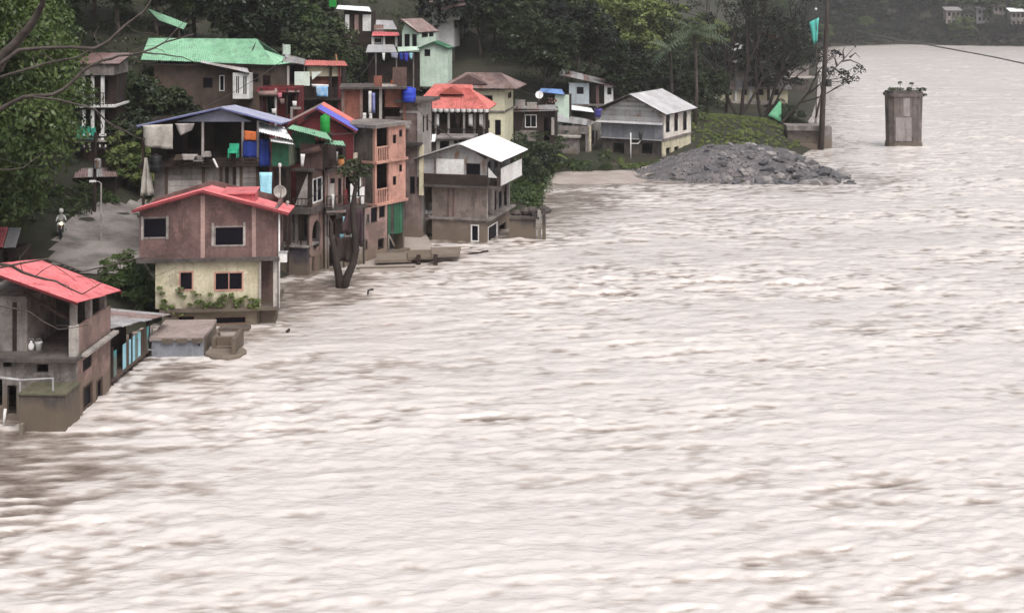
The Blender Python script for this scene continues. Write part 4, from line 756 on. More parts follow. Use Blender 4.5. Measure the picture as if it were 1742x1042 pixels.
k.box('rooftop_wall', k.U(636), k.U(650), .4, .55, zt + .14, zt + .9, BRICK); k.box('rooftop_wall', k.U(668), k.U(692), .4, .55, zt + .14, zt + 1.5, M('brown_shed_tin', (.14, .085, .07), (.09, .055, .05))); k.box('rooftop_ledge', k.U(650), k.U(675), .1, .9, zt + .14, zt + .26, CONCL)
for i, (p, w_, m, q0, q1, l) in enumerate(((627, 5, CLOTHW, 155, 195, 'long white sheet drying in the brick doorway'), (633, 5, M('lilac_cloth', (.25, .27, .55), (.18, .2, .42)), 158, 192, 'lilac sheet drying in the brick doorway'), (617, 6, CLOTHW, 192, 212, 'small white bundle at the brick pillar'), (628, 5, CLOTHW, 193, 208, 'white shirt low in the brick doorway'))): cloth('laundry', l, 'laundry', [P(p, q0, 92), P(p + w_, q0, 92), P(p + w_, q1, 92), P(p, q1, 92)], m, i, .05, 4, 5)
pp = P(696, 173, 93); drum('water_tank', 'royal blue plastic water tank on the slab of the brick house', 'water tank', pp, .5, 1.0, BLUET)
cloth('orange_cloth', 'orange cloth drying on top of the brick house', 'cloth', [P(666, 136, 93.5), P(671, 134, 93.5), P(674, 146, 93.5), P(664, 146, 93.5)], ORANGE, 3, .03, 4, 4)
k = K('tank_house', 'brown plastered house with white corner columns below the blue tank', 'house', 681, 93.5, 0, -10)
u1 = k.U(717); uR = u1; zt = k.Z(174)
k.wall('F', 0, u1, 0, zt, M('brown_plaster', (.22, .165, .15), (.14, .10, .095), mud=True), [k.r(683, 690, 205, 245) + ('o',), k.r(697, 706, 300, 330) + ('d',)]); k.wall('S', .16, 3, 0, zt, CONCL, [(.4, .9, zt - 2.2, zt - 1.0, 'd'), (1.5, 2.1, zt - 2.2, zt - 1.0, 'd')], at_=u1); k.shell(0, u1, 3.2, 0, zt, CONCD); k.slab(-.3, u1 + .6, -.5, 3.3, zt, zt + .22, CONCD, 'roof_slab')
k.box('band', -.02, u1 + .02, -.1, -.003, k.Z(192), k.Z(188), CONCL); k.box('column', u1 - .28, u1 + .02, -.14, -.003, k.Z(300), zt, CONCL); k.box('ledge', 0, u1 + .1, -.5, -.004, k.Z(246), k.Z(241), CONCD); k.box('column', u1 - .1, u1 + .2, -.3, -.05, k.Z(330), k.Z(245), CREAM)
# ---------------------------------------------------------------- white roofed house in the flood
k = K('white_roofed_house', 'three level brown house with glaring white tin roof standing in the flood', 'house', 735, 93.4, -1.2, -15)
uR = k.U(828); vB = k.V(868, uR); z1 = k.Z(373, uR); z2 = k.Z(317, uR); ze = k.Z(268, 2)
BW = M('brown_grey_plaster', (.25, .20, .175), (.17, .135, .12), mud=True)
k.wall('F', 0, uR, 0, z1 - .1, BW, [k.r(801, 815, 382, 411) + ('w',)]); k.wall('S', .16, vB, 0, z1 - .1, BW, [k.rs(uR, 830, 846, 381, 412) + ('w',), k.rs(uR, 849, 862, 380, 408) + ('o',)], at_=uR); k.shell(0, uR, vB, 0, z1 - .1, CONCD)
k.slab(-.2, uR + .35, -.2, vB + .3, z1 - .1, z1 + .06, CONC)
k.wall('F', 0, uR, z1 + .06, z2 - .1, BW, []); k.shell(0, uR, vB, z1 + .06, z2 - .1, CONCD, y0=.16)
for p in (763, 772): a = k.U(p); k.box('stain_pipe', a - .05, a + .05, -.08, -.003, z1 + .1, z2 - .12, BRICKW)
k.wall('S', .16, vB, z1 + .06, z2 - .1, CONC, [k.rs(uR - .7, 831, 837, 325, 362) + ('d',), k.rs(uR - .7, 841, 846, 325, 360) + ('d',), k.rs(uR - .7, 850, 862, 323, 364) + ('o',)], at_=uR - .35); 
for p in (829, 840, 866): v = max(k.V(p, uR), .1); k.box('column', uR - .16, uR + .02, v - .09, v + .09, z1 + .06, z2 - .1, CONCL)
ul, ur2 = k.U(714), uR + .9
k.slab(ul - .05, ur2, -.6, vB + .4, z2 - .1, z2 + .06, CONCD, 'timber_floor')
k.wall('F', ul, uR + .2, z2 + .06, k.Z(297, uR), WOODD, [], at_=-.5, name='parapet', t=.08)
k.wall('F', ul, uR, z2 + .06, ze, GREYT, [k.r(795, 819, 277, 297) + ('d',)], at_=-.3, gable=(k.U(789), k.Z(246, 2)), t=.1, name='tin_wall'); k.box('white_panel', k.U(745), k.U(791), -.36, -.303, k.Z(296, 2), k.Z(270, 2), WHITE); k.box('grey_panel', k.U(720), k.U(741), -.35, -.304, k.Z(297, 2), k.Z(272, 2), GREYL)
for p in (716, 743, 829): a = k.U(p); k.box('post', a - .08, a + .08, -.42, -.31, z2 + .06, ze, WOODG)
k.wall('S', -.18, vB, z2 + .06, ze, GREYT, [(.4, 1.2, z2 + 1, ze - .3, 'o'), (2, 3, z2 + 1, ze - .2, 'o')], at_=uR, name='tin_wall', t=.1); k.shell(ul, uR - .02, vB, z2 + .06, ze, GREYT)
for v in (.6, vB * .55, vB): k.box('verandah_post', ur2 - .1, ur2, v - .05, v + .05, z2 + .06, ze - .3, WOOD)
bd = k.box('white_board', ur2, ur2 + .04, .5, vB - .1, z2 + .0, z2 + 1.25, WHITE); k.box('side_railing', ur2 - .05, ur2, -.4, .5, z2 + .06, z2 + .8, WOODD); tr = [Vector((uR + .25, -.45, z2 + .7)), Vector((uR + .9, -.45, z2 + .7)), Vector((uR + .25, -.45, z2 + 1.4))]; mk('white_flap', tr + [x + Vector((0, .04, 0)) for x in tr], [(0, 1, 2), (5, 4, 3), (0, 3, 4, 1), (1, 4, 5, 2), (2, 5, 3, 0)], WHITE, k.e)
ua = k.U(788); rf = k.gable_roof(k.U(710), ur2 + .35, -.8, vB + .6, k.Z(269, 0), k.Z(272, uR), ua, k.Z(243, ua), GREYT, WHITEM, trim=WOODD, tw=.1)
# broken landing right of it
k = K('broken_landing', 'broken concrete landing on stub piers washed by the current', 'landing', 866, 93.6, -.6, -6)
zt = k.Z(368); k.box('slab', 0, k.U(917), .0, 2.2, zt - .2, zt, CONCD); k.box('front_wall', 0, k.U(905), .1, .3, .2, zt - .2, CONCD)
for p in (908, 917, 925): x = k.U(p); k.box('pier', x - .12, x + .12, .1, .4, 0, k.Z(358 if p < 920 else 354), CONCD if p != 917 else CONCL)
for i, (p, q) in enumerate(((895, 358), (880, 362), (927, 357), (905, 357))): c_ = k.wp(p, q, .8); mb = MB(); mb.lathe([(.1, 0), (.42, .1), (.5, .3), (.3, .5), (.05, .55)], (c_.x, c_.y, c_.z - .3), 7); mb.obj('rubble_lump', CONCD, k.e)
# ramp, collapsed slab and mud between
mud = [P(612, 462, 82.2), P(700, 462, 82.2), P(745, 440, 86.2), P(735, 418, 90.5), P(722, 392, 96), P(665, 380, 98.5), P(640, 400, 93), P(610, 440, 86)]
o = mk('mud_ramp', [Vector((p.x, p.y, max(p.z, .04 + .012 * (p.y - 82)) + (.0))) for p in mud] + [Vector((p.x, p.y, -1)) for p in mud], [tuple(range(8))] + [(i, i + 8, (i + 1) % 8 + 8, (i + 1) % 8) for i in range(8)], MUDG); tag(o, 'pale muddy concrete ramp between the pink block and the white roofed house', kind='structure')
k = K('collapsed_slab', 'collapsed concrete slab resting on two stub posts in the water', 'slab', 636, 84.0, -.6, 6)
for i, (p0, p1, q, v) in enumerate(((640, 700, 436, .4), (694, 740, 432, .6), (735, 783, 428, 1.0))): a, b = k.U(p0), k.U(p1); zt = k.Z(q, 2, v); mk('slab_piece', [(a, v - .5, zt - .3), (b, v - .2, zt - .35), (b + .2, v + 1.4, zt - .2), (a, v + 1.2, zt - .15), (a, v - .5, zt - .12), (b, v - .2, zt - .17), (b + .2, v + 1.4, zt - .02), (a, v + 1.2, zt + .03)], BOXF, CONC if i != 1 else CONCD, k.e)
for p in (712, 741): x = k.U(p); k.box('post', x - .13, x + .13, -.1, .2, 0, k.Z(434, 2), WOODD)
k.box('low_wall', k.U(606), k.U(706), -.9, -.6, 0, k.Z(449, 2), CONCD); k.box('low_wall', k.U(707), k.U(752), -.7, -.4, 0, k.Z(456, 2), CONCD)
for i, (p, q, D_) in enumerate(((625, 505, 76), (808, 440, 88), (490, 565, 67.5), (822, 437, 88.5))):
    c_ = P(p, q, D_); e = empty('drift_log', (c_.x, c_.y, .0), .3 * i); tag(e, ('bent dark stump poking from the water below the forked tree', 'dark drift plank floating right of the collapsed slab', 'small dark float beside the red gabled house', 'short dark drift log by the floating plank')[i], 'driftwood')
    MB().tube([(0, 0, -.3), (.05, 0, .25), (.35, .05, .3)] if i == 0 else [(-.5, 0, .03), (0, .02, .1), (.5, 0, .06)] if i in (1, 3) else [(-.1, 0, 0), (.1, 0, .12)], .07, 6).obj('log', WOODD, e)

# clutter on the row
k = [q for q in K.ALL if q.e.name.startswith('narrow_tenement')][0]
for p in (558, 585, 603, 619): k.tube('pipe', [k.wp(p, 470, -.06), k.wp(p + .5, 292, -.06)], .035, [PIPE, WOODD, CONCL, WOODD][p % 4])
k.mono([k.wp(555, 362, -.9), k.wp(602, 360, -.9), k.wp(603, 354, -.05), k.wp(555, 355, -.05)], [GREYT, BROWNROOF], name='awning', w=.7, jit=.1); k.rail(k.wp(556, 350, -.42), k.wp(620, 349, -.42), .6, WOODD)
for p, q, w_, h_, m in ((560, 312, 9, 26, WOODL), (584, 322, 7, 26, MAROON), (570, 372, 12, 40, WOODD), (592, 402, 16, 45, M('dark_tin', (.08, .07, .075), (.05, .04, .045), mud=True)), (606, 398, 10, 46, CONCL)): k.fbox('patch_panel', p, p + w_, q, q + h_, m, v=-.05, t=.04)
k = [q for q in K.ALL if q.e.name.startswith('oval_arch_house')][0]
for p in (482, 512, 524): k.tube('pipe', [k.wp(p, 420, -.1), k.wp(p, 365, -.1)], .04, WOODL if p == 482 else WOODD)
k.fbox('patch_panel', 484, 498, 378, 420, CONC, v=.6, t=.05); k.rail(k.wp(500, 351, -.28), k.wp(527, 352, -.28), .5, WOODD)
cloth('debris_tarp', 'dark sodden tarpaulin snagged between the forks of the dead tree', 'tarpaulin', [P(570, 405, 78), P(606, 402, 78), P(602, 446, 77.9), P(574, 444, 77.9)], WOODD, 12, .18, 8, 7)
cloth('plum_sheet', 'plum sheet hanging beside the dead tree at the tenement foot', 'sheet', [P(604, 355, 81), P(618, 356, 81), P(617, 420, 81), P(606, 418, 81)], M('plum_dark', (.06, .035, .04), (.04, .025, .03)), 13, .08)
# ---------------------------------------------------------------- houses up the bank
def hy(px, D, zmin=.2): return max(zmin, gz(at(px, D), D) - .4)
# pale yellow house
k = K('pale_yellow_house', 'two storey pale yellow house with brown hipped tin roof', 'house', 762, 128, 1.0, -9)
uR = k.U(858); vB = k.V(873, uR); ze = k.Z(149, uR); zm = k.Z(190, uR)
k.wall('F', 0, uR, 0, zm - .08, YELLOW, [k.r(820, 833, 204, 218) + ('d',), k.r(842, 852, 204, 230) + ('d',), k.r(775, 785, 204, 220) + ('d',)]); k.wall('F', 0, uR, zm + .1, ze, YELLOW, [k.r(821, 838, 162, 181) + ('bm',), k.r(800, 815, 162, 181) + ('bm',)])
k.wall('S', .16, vB, 0, zm - .08, YELLOW, [], at_=uR); k.wall('S', .16, vB, zm + .1, ze, YELLOW, [(vB * .4, vB * .75, zm + 1.1, ze - .7, 'b')], at_=uR); k.shell(0, uR, vB, 0, ze, YELLOW, y0=.17); k.slab(-.1, uR + .12, -.12, vB + .1, zm - .08, zm + .1, CONC, 'floor_band')
rf = k.hip(k.U(747), k.U(876) + .25, -.7, vB + .7, k.Z(150, uR), k.Z(124, uR, vB / 2), 2.2, BROWNROOF)
xm = k.U(797); a = [Vector((xm - 1.9, -.1, k.Z(143, 2))), Vector((xm + 1.9, -.1, k.Z(143, 2))), Vector((xm, -.1, k.Z(127, 2)))]; mk('gablet', a + [x + Vector((0, 2.2, 0)) for x in a], [(0, 1, 2), (5, 4, 3), (0, 3, 4, 1), (1, 4, 5, 2), (2, 5, 3, 0)], M('dark_brown_tin', (.13, .085, .08), (.09, .06, .055)), rf)
# red hipped pavilion
k = K('red_hipped_pavilion', 'open sided building with broad salmon red hipped roof and dark verandah', 'house', 716, 117, 1.0, -6)
x0_, x1_ = k.U(707), k.U(834); u1 = k.U(826); ze = k.Z(184, 3); zf = k.Z(236, 3)
rf = k.hip(x0_, x1_, -.6, 5.2, ze, k.Z(150, 3, 2), 2.2, SALMON); xm = k.U(765); a = [Vector((xm - 1.1, .8, k.Z(160, 3, 1))), Vector((xm + 1.1, .8, k.Z(160, 3, 1))), Vector((xm, .8, k.Z(147, 3, 1)))]; mk('gablet', a + [x + Vector((0, 2.0, 0)) for x in a], [(0, 1, 2), (5, 4, 3), (0, 3, 4, 1), (1, 4, 5, 2), (2, 5, 3, 0)], M('dark_salmon_tin', (.4, .1, .08), (.3, .08, .06)), rf)
k2a = [Vector((k.U(704), 2.5, k.Z(170, 0, 3))), Vector((k.U(800), 2.5, k.Z(172, 0, 3))), Vector((k.U(790), 5.5, k.Z(144, 0, 5))), Vector((k.U(722), 5.5, k.Z(143, 0, 5)))]; k.slope(*k2a, SALMON, rf)
for i in range(13): x = x0_ + .3 + (x1_ - x0_ - .6) * i / 12; MB().lathe([(.05, -.35), (.22, -.25), (.25, -.05), (.24, 0)], (x, -.5, ze - .02), 8).obj('valance_scallop', CLOTHW, k.e)
k.slab(-.2, u1 + .2, -.4, 4.8, zf - .15, zf, CONC); k.box('back_wall', 0, u1, 2.2, 2.3, zf, ze, WOODD); k.box('base_wall', 0, u1, .1, 4.6, 0, zf - .15, CONCD)
for p in (720, 742, 764, 790, 808, 824): a = k.U(p); k.box('post', a - .09, a + .09, -.3, -.12, zf, ze, CONCL if p in (764, 790) else CONC)
k.rail((0, -.35, zf), (u1, -.35, zf), .9, WOODD, 22); k.box('shelf', k.U(745), k.U(760), 1, 1.4, zf, zf + 1.3, WOOD)
for i, (p, m) in enumerate(((740, CLOTHW), (775, WOODD), (797, CLOTHW), (815, CLOTHW))): cloth('verandah_cloth', ('white cloth on the line of the red hipped pavilion', 'dark cloth on the line of the red hipped pavilion', 'white shirt beside the pavilion post', 'narrow white towel at the pavilion end')[i], 'cloth', [k.W(*k.wp(p, 194, -.2)), k.W(*k.wp(p + 7, 194, -.2)), k.W(*k.wp(p + 7, 216, -.2)), k.W(*k.wp(p, 214, -.2))], m, i, .03, 4, 4)
k = K('bank_stair', 'mossy concrete stair climbing to the red hipped pavilion', 'stairs', 716, 109, .4, 10)
for i in range(11): k.box('step', i * .38, i * .38 + .42, 0, 1.2, 0, .5 + i * .33, CONCD)
k.box('stringer', 0, 4.6, -.12, -.003, 0, 1.2, CONC)
k = K('flat_roofed_store', 'low cream store with flat slab below the pavilion', 'store', 742, 108, .3, -8)
k.wall('F', 0, k.U(800), 0, k.Z(236), CONCL, [k.r(772, 795, 232, 248) + ('d',), k.r(748, 764, 240, 262) + ('o',)]); k.shell(0, k.U(800), 3, 0, k.Z(236), CONCD, True); k.slab(-.2, k.U(803), -.3, 3.1, k.Z(236), k.Z(236) + .14, CONC, 'roof_slab')
cloth('white_tin_awning', 'white tin awning beside the brown plastered house', 'awning', [P(716, 228, 97), P(742, 228, 98), P(740, 241, 96.2), P(708, 242, 95.5)], WHITEM, 2, .02)
# white panelled wall between tenements and the white roofed house
k = K('ruined_wall', 'broken pale wall with a square opening beside the white roofed house', 'wall', 693, 95, -.2, 8)
k.wall('F', 0, k.U(736), 0, k.Z(345), CONCL, [k.r(699, 710, 350, 374) + ('o',), k.r(716, 732, 322, 340) + ('o',)], t=.25); k.box('column', k.U(705), k.U(714), -.1, -.003, k.Z(345), k.Z(300), CREAM)
for i in range(7): c_ = k.wp(714 + i * 4, 372 - (i % 3) * 5, -.5); MB().lathe([(.1, -.2), (.35, 0), (.2, .22)], c_, 6).obj('plaster_lump', [WOODL, CONCL, WHITE][i % 3], k.e)
# small dark house with white window
k = K('dark_riverside_house', 'small dark house with one white framed window above the inlet', 'house', 874, 133, .6, -6)
u1 = k.U(944); zt = k.Z(186); 
k.wall('F', 0, u1, 0, zt, WOODD, [k.r(893, 913, 195, 217) + ('wm',), k.r(925, 935, 200, 240) + ('o',)]); k.shell(0, u1, 4, 0, zt, WOODD, True); k.mono([k.wp(870, 190, -.5), k.wp(950, 188, -.5), k.wp(944, 178, 4.2), k.wp(876, 180, 4.2)], [BROWNROOF, GREYT]); k.boards('F', k.U(876), k.U(890), 0, zt - 2.2, [CONC, WOOD], -.04, w=.4, seed=3); k.fbox('pillar', 938, 943, 200, 230, CONCL, v=-.15); k.fbox('base', 884, 912, 222, 240, CONC, v=-.3, t=.25)
for i, (p, q, m) in enumerate(((905, 180, CONCL), (885, 176, WOODL))): c_ = k.W(*k.wp(p, q, 1)); e = empty('roof_crate', c_); tag(e, ('grey box weighing down the dark house roof', 'pale sack weighing down the dark house roof')[i], ('box', 'sack')[i]); MB().box(-.5, .5, -.3, .3, -.3, .3).obj('box', m, e); MB().box(-.53, .53, -.33, .33, .3, .34).obj('lid', m, e)
dish('satellite_dish', 'white satellite dish on a pole above the dark riverside house', P(917, 162, 136), (.1, -1, .3), .42)
k = K('blue_roofed_hut', 'little hut with bright blue tin roof and pale wall', 'hut', 917, 142, 2.0, -8)
k.wall('F', k.U(944), k.U(968), 0, k.Z(161), MINT, []); k.shell(0, k.U(968), 3, 0, k.Z(162), WOODD, True); k.mono([k.wp(916, 156, -.4), k.wp(961, 161, -.4), k.wp(956, 152, 2.6), k.wp(920, 150, 2.6)], M('sky_blue_tin', (.2, .33, .62), (.16, .27, .5), rough=.5, streak=.1)); k.wall('F', 0, k.U(943), 0, k.Z(172), WOODD, [], at_=.05)
c_ = k.W(*k.wp(934, 178, -.4)); e = empty('flower_bush', c_); tag(e, 'pink and pale flowering bush at the blue roofed hut', 'bush'); ivy(type('q', (), {'e': e}), 'leaves', [Vector((0, 0, 0)), Vector((.4, 0, .4)), Vector((-.3, 0, .5))], .5, 60, .12, LEAF_D, 5); ivy(type('q', (), {'e': e}), 'flowers', [Vector((0, -.2, .2)), Vector((.4, -.2, .5))], .5, 20, .09, PINKC, 6)
# pale blue house
k = K('pale_blue_house', 'pale blue house with rusty sloping tin roof and open porch', 'house', 968, 151, 2.0, -14)
uR = k.U(1043); dp = 5; zt = k.Z(146, uR); zf = k.Z(177, 2)
PB = M('pale_blue_paint', (.50, .55, .58), (.38, .43, .46), streak=.3)
k.wall('F', 0, k.U(1002), 0, k.Z(141), PB, [k.r(981, 993, 148, 160) + ('d',)]); k.wall('F', k.U(1028), uR, zf, zt, WHITE, [k.r(1033, 1040, 149, 161) + ('d',)]); k.box('porch_back', k.U(1002), k.U(1028), .9, 1.0, zf, zt, WOODD); k.box('porch_post', k.U(1014), k.U(1019), -.05, .1, zf, zt, BRICKW); k.wall('S', .16, dp, zf, zt, WOODD, at_=uR); k.shell(0, uR, dp, 0, zt, WOODD); k.slab(0, uR + .2, -.3, dp, zf - .2, zf, CONC); k.box('base_wall', k.U(1002), uR, .0, .3, 0, zf - .2, CONCD)
k.mono([k.wp(950, 127, -.6), k.wp(1048, 148, -.6), k.wp(1040, 138, 5.2), k.wp(955, 117, 5.2)], [BROWNROOF, GREYT, GREYL], w=.8)
k = K('white_awning_shed', 'low shed with white tin awning under the pale blue house', 'shed', 968, 147, 1.4, -10)
k.wall('F', 0, k.U(1012), 0, k.Z(190), WOODD, [k.r(975, 990, 192, 205) + ('o',)]); k.shell(0, k.U(1012), 2.4, 0, k.Z(190), WOODD, True); k.mono([k.wp(966, 186, -.5), k.wp(1011, 191, -.5), k.wp(1006, 184, 2.5), k.wp(968, 178, 2.5)], WHITEM)
drum('storage_drum', 'violet blue plastic drum beside the white awning shed', 'drum', P(1018, 199, 145), .45, 1.05, M('violet_plastic', (.1, .08, .35), (.07, .06, .25), rough=.4), CLOTHW)
k = K('stone_shed', 'pale plastered shed with columns and grey tin roof beside the grey house', 'shed', 950, 137.5, .6, -12)
uR = k.U(1001); vB = k.V(1025, uR)
k.wall('F', 0, uR, 0, k.Z(214), CONC, [k.r(955, 968, 222, 228) + ('o',), k.r(985, 996, 228, 262) + ('o',)]); k.box('annex', k.U(953), k.U(986), -1.0, -.02, 0, k.Z(232), CONC); k.box('annex_roof', k.U(950), k.U(989), -1.2, -.02, k.Z(232), k.Z(229), CONCL); k.wall('S', .16, vB, 0, k.Z(214), CONCL, [k.rs(uR, 1007, 1011, 222, 245) + ('d',), k.rs(uR, 1014, 1017, 222, 245) + ('d',)], at_=uR); k.shell(0, uR, vB, 0, k.Z(214), CONC)
for p in (1003, 1022): v = max(.05, k.V(p, uR)); k.box('column', uR + .003, uR + .16, v - .15, v + .15, 0, k.Z(216, uR), CREAM)
k.mono([k.wp(944, 206, -.6), k.sp(uR + .3, 1029, 215) + Vector((0, -1.2, 0)), k.sp(uR + .3, 1029, 215) + Vector((-.3, 2.2, .3)), k.wp(947, 194, 3.5)], [GREYL, GREYT])
# big grey house
k = K('grey_clad_house', 'large house clad in grey tin with white side wall and three arched windows', 'house', 1022, 137.6, .5, -28)
uR = k.U(1128); vB = k.V(1176, uR); zb1 = k.Z(238, uR); zb0 = k.Z(210, uR); ze = k.Z(193, uR); xa = k.U(1074); za = k.Z(163, xa)
k.wall('F', 0, uR, 0, zb1 - .05, CONCD, [k.r(1040, 1060, 244, 262) + ('o',), k.r(1090, 1108, 244, 262) + ('o',)], at_=.3); k.slab(0, uR, -.05, .3, zb1 - .12, zb1, GREYL, 'sill')
k.wall('F', 0, uR, zb1, zb0, GREYB, []); k.boards('F', .02, uR - .02, zb1 + .05, zb0 - .05, [GREYB], -.035, w=.3, seed=1, name='tin_strip')
aw = k.sheet((-.3, -.6, zb0 - .12), (uR + .05, -.6, zb0 - .12), (uR + .05, 0, zb0 + .08), (-.3, 0, zb0 + .08), GREYL, k.e, name='awning', ncor=24)
k.wall('F', 0, uR, zb0, ze, GREYT, [], at_=.02, gable=(xa, za)); k.boards('F', .03, uR - .03, zb0 + .12, ze, [GREYL, GREYT], -.015, w=.26, seed=3, horiz=True, name='clapboard')
n_ = 7
for i in range(n_):
    f0 = i / n_; zz = ze + (za - ze) * f0; a = xa * f0 * 1.0 + .1; b = uR - (uR - xa) * (f0 + 1 / n_) - .05
    if b > a + .3: k.box('clapboard', a + xa / n_, b, -.012, .015, zz + .015, zz + (za - ze) / n_ - .015, GREYL if i % 2 else GREYT)
WSD = M('stained_white_paint', (.74, .70, .66), (.55, .47, .41), streak=.6)
ops = []
for p in (1134, 1148, 1163):
    a0, a1, b0, b1 = k.rs(uR, p - 1, p + 5.5, 200 - (p - 1134) * .1, 225 - (p - 1134) * .12); ops.append((a0, a1, b0, b1, 'd'))
k.wall('S', 0, vB, zb1 + .1, ze, WSD, ops, at_=uR); k.slab(uR - .1, uR + .1, -.05, vB + .05, zb1 - .15, zb1 + .1, CONC, 'string_course')
for o in ops: MB().lathe([(.001, 0), (1, 0), (1, .05), (.001, .05)], (0, 0, 0), 12).obj('window_arch', WOODD, k.e); q = k.e.children[-1]; q.scale = ((o[1] - o[0]) / 2 - .02, (o[1] - o[0]) / 2 * .9, 1); q.rotation_euler = (R(90), 0, R(90)); q.location = (uR - .03, (o[0] + o[1]) / 2, o[3])
ops = []
for p in (1134, 1148, 1163): a0, a1, b0, b1 = k.rs(uR, p - 1, p + 7, 251 - (p - 1134) * .12, 263 - (p - 1134) * .12); ops.append((a0, a1, b0, b1, 'o'))
k.wall('S', 0, vB, 0, zb1 - .15, CREAM, ops, at_=uR); k.shell(0, uR, vB, 0, ze, GREYT, y0=.5)
k.gable_roof(k.U(1016), k.U(1131) + .35, -.5, vB + .5, k.Z(184, 0), k.Z(194, uR), xa, k.Z(160, xa), GREYT, GREYL, trim=WOODD, tw=.1)
e = K('hoop_post', 'white post with bracket and dark net basket in front of the grey house', 'post', 1073, 133.5, .9, 0); e.tube('post', [(0, 0, 0), e.wp(1073, 226)], .07, WHITE); e.bar('arm', e.wp(1073, 244), e.wp(1086, 244), .08, WHITE); e.bar('brace', e.wp(1086, 244), e.wp(1090, 238), .06, WHITE); MB().lathe([(.12, -.3), (.22, .2), (.27, .55), (.2, .6)], e.wp(1090, 233), 10).obj('basket', RUBBER, e.e, True)
# ---------------------------------------------------------------- hillside houses
k = K('green_roofed_house', 'brown house with large pale green tin roof among the trees', 'house', 262, 121, 4.5, -5)
uR = k.U(468); zr = k.Z(66, 6, 3); ze = k.Z(108, 6); dp = 5.5
k.wall('F', 0, uR, 0, ze - .1, WOOD, [k.r(345, 362, 132, 150) + ('d',), k.r(373, 382, 128, 155) + ('w',), k.r(430, 440, 125, 140) + ('d',), k.r(447, 460, 128, 160) + ('o',)]); k.shell(0, uR, dp, 0, ze - .1, WOOD, True)
f = MB(); f.bar((-.4, -.5, ze - .1), (uR + .4, -.5, ze - .1), .08, .14); rf = f.obj('roof', WOODD, k.e)
k.slope((k.U(243), -.6, k.Z(101, 0)), (k.U(472), -.6, k.Z(110, 10)), (k.U(437, 2.7), 2.7, zr), (k.U(252, 2.7), 2.7, zr + .05), GREENT, rf); k.slope((k.U(472), dp + .6, ze - .3), (k.U(243), dp + .6, ze - .3), (k.U(252, 2.7), 2.72, zr + .05), (k.U(437, 2.7), 2.72, zr), GREENT, rf)
k.slope((k.U(472), -.58, k.Z(110, 10)), (k.U(480), dp + .5, ze - .1), (k.U(440, 2.7), 2.9, zr - .9), (k.U(440, 2.7), 2.2, zr - .9), GREENT, rf)
tr = [Vector((k.U(438, 2.7) , 1.0, zr - 1.0)), Vector((k.U(438, 2.7), 4.4, zr - 1.0)), Vector((k.U(438, 2.7), 2.7, zr - .06))]; mk('gable_end', tr + [x + Vector((-.06, 0, 0)) for x in tr], [(0, 1, 2), (5, 4, 3), (0, 3, 4, 1), (1, 4, 5, 2), (2, 5, 3, 0)], WOODD, k.e)
k.mono([k.wp(340, 106, -1.0), k.wp(424, 124, -1.6), k.wp(420, 113, .2), k.wp(345, 99, .2)], [GREYL, WOODL], name='lower_roof')
a0, a1, b0, b1 = k.r(396, 424, 124, 168, -1.2); k.wall('F', a0, a1, b0, b1, WHITE, [k.r(400, 408, 128, 160, -1.2) + ('wm',), k.r(412, 421, 128, 162, -1.2) + ('wm',)], at_=-1.2, name='window_bay', t=.1); k.box('bay_side', a1 - .1, a1, -1.1, -.02, b0, b1, WHITE); k.box('bay_side', a0, a0 + .1, -1.1, -.02, b0, b1, WHITE); k.box('bay_floor', a0, a1, -1.2, -.02, b0 - .12, b0 - .003, WOODD)
k = K('small_green_roof', 'small tilted pale green tin roof on posts above the green roofed house', 'shelter', 250, 137, 7.5, 0)
k.mono([k.wp(270, 34, -.5), k.wp(312, 50, -.5), k.wp(318, 40, 1.0), k.wp(252, 15, 1.0)], GREENT)
for p, q in ((268, 34), (305, 46)):
    for v in (-.2, .8): a = k.U(p, v); k.box('post', a - .07, a + .07, v - .07, v + .07, 0, k.Z(q, a, v), WOOD)
k.box('back_wall', k.U(258), k.U(305), .9, 1.0, 0, k.Z(45, 2, .9), WOODD)
k = K('red_edged_house', 'cream house with red roof edge and a white board beside washing', 'house', 486, 108, 3.0, 2)
uR = k.U(581); dp = 4
k.wall('F', 0, uR, 0, k.Z(113), WOODD, [k.r(490, 503, 112, 140) + ('o',), k.r(507, 515, 150, 190) + ('o',)], at_=.6); k.fbox('upper_panel', 517, 580, 112, 130, CREAM, v=-.05, t=.2); k.fbox('lower_panel', 530, 560, 130, 148, BRICK, v=.3, t=.1); k.shell(0, uR, dp, 0, k.Z(113), WOODD, True, y0=.8)
k.fbox('white_board', 501, 527, 122, 146, M('mint_white_board', (.72, .78, .70), (.6, .68, .6), streak=.1), v=-.4, t=.06); tr = [k.wp(530, 122, -.38), k.wp(548, 122, -.38), k.wp(531, 136, -.38)]; mk('white_flap', tr + [x + Vector((0, .05, 0)) for x in tr], [(0, 2, 1), (5, 3, 4), (0, 1, 4, 3), (1, 2, 5, 4), (2, 0, 3, 5)], MATS['mint_white_board'], k.e)
k.mono([k.wp(517, 111, -.6), k.wp(592, 112, -.6), k.wp(586, 104, dp), k.wp(520, 102, dp)], SALMON); k.mono([k.wp(480, 104, -.6), k.wp(517, 110, -.5), k.wp(520, 101, dp), k.wp(486, 92, dp)], GREYT, name='side_roof')
for p in (491, 521, 563, 578): a = k.U(p); k.box('post', a - .09, a + .09, -.3, -.12, 0, k.Z(112), MAROON if p == 578 else WOODL if p == 491 else WOODD)
e = empty('rooftop_sign', k.W(*k.wp(488, 93, 1.5))); tag(e, 'pale green upright board on the roof beside the red roof edge', 'board'); MB().box(-.3, .3, -.04, .04, 0, .85).obj('board', MINT, e); MB().box(-.36, -.301, -.05, .05, -.1, .95).obj('post', WOODL, e)
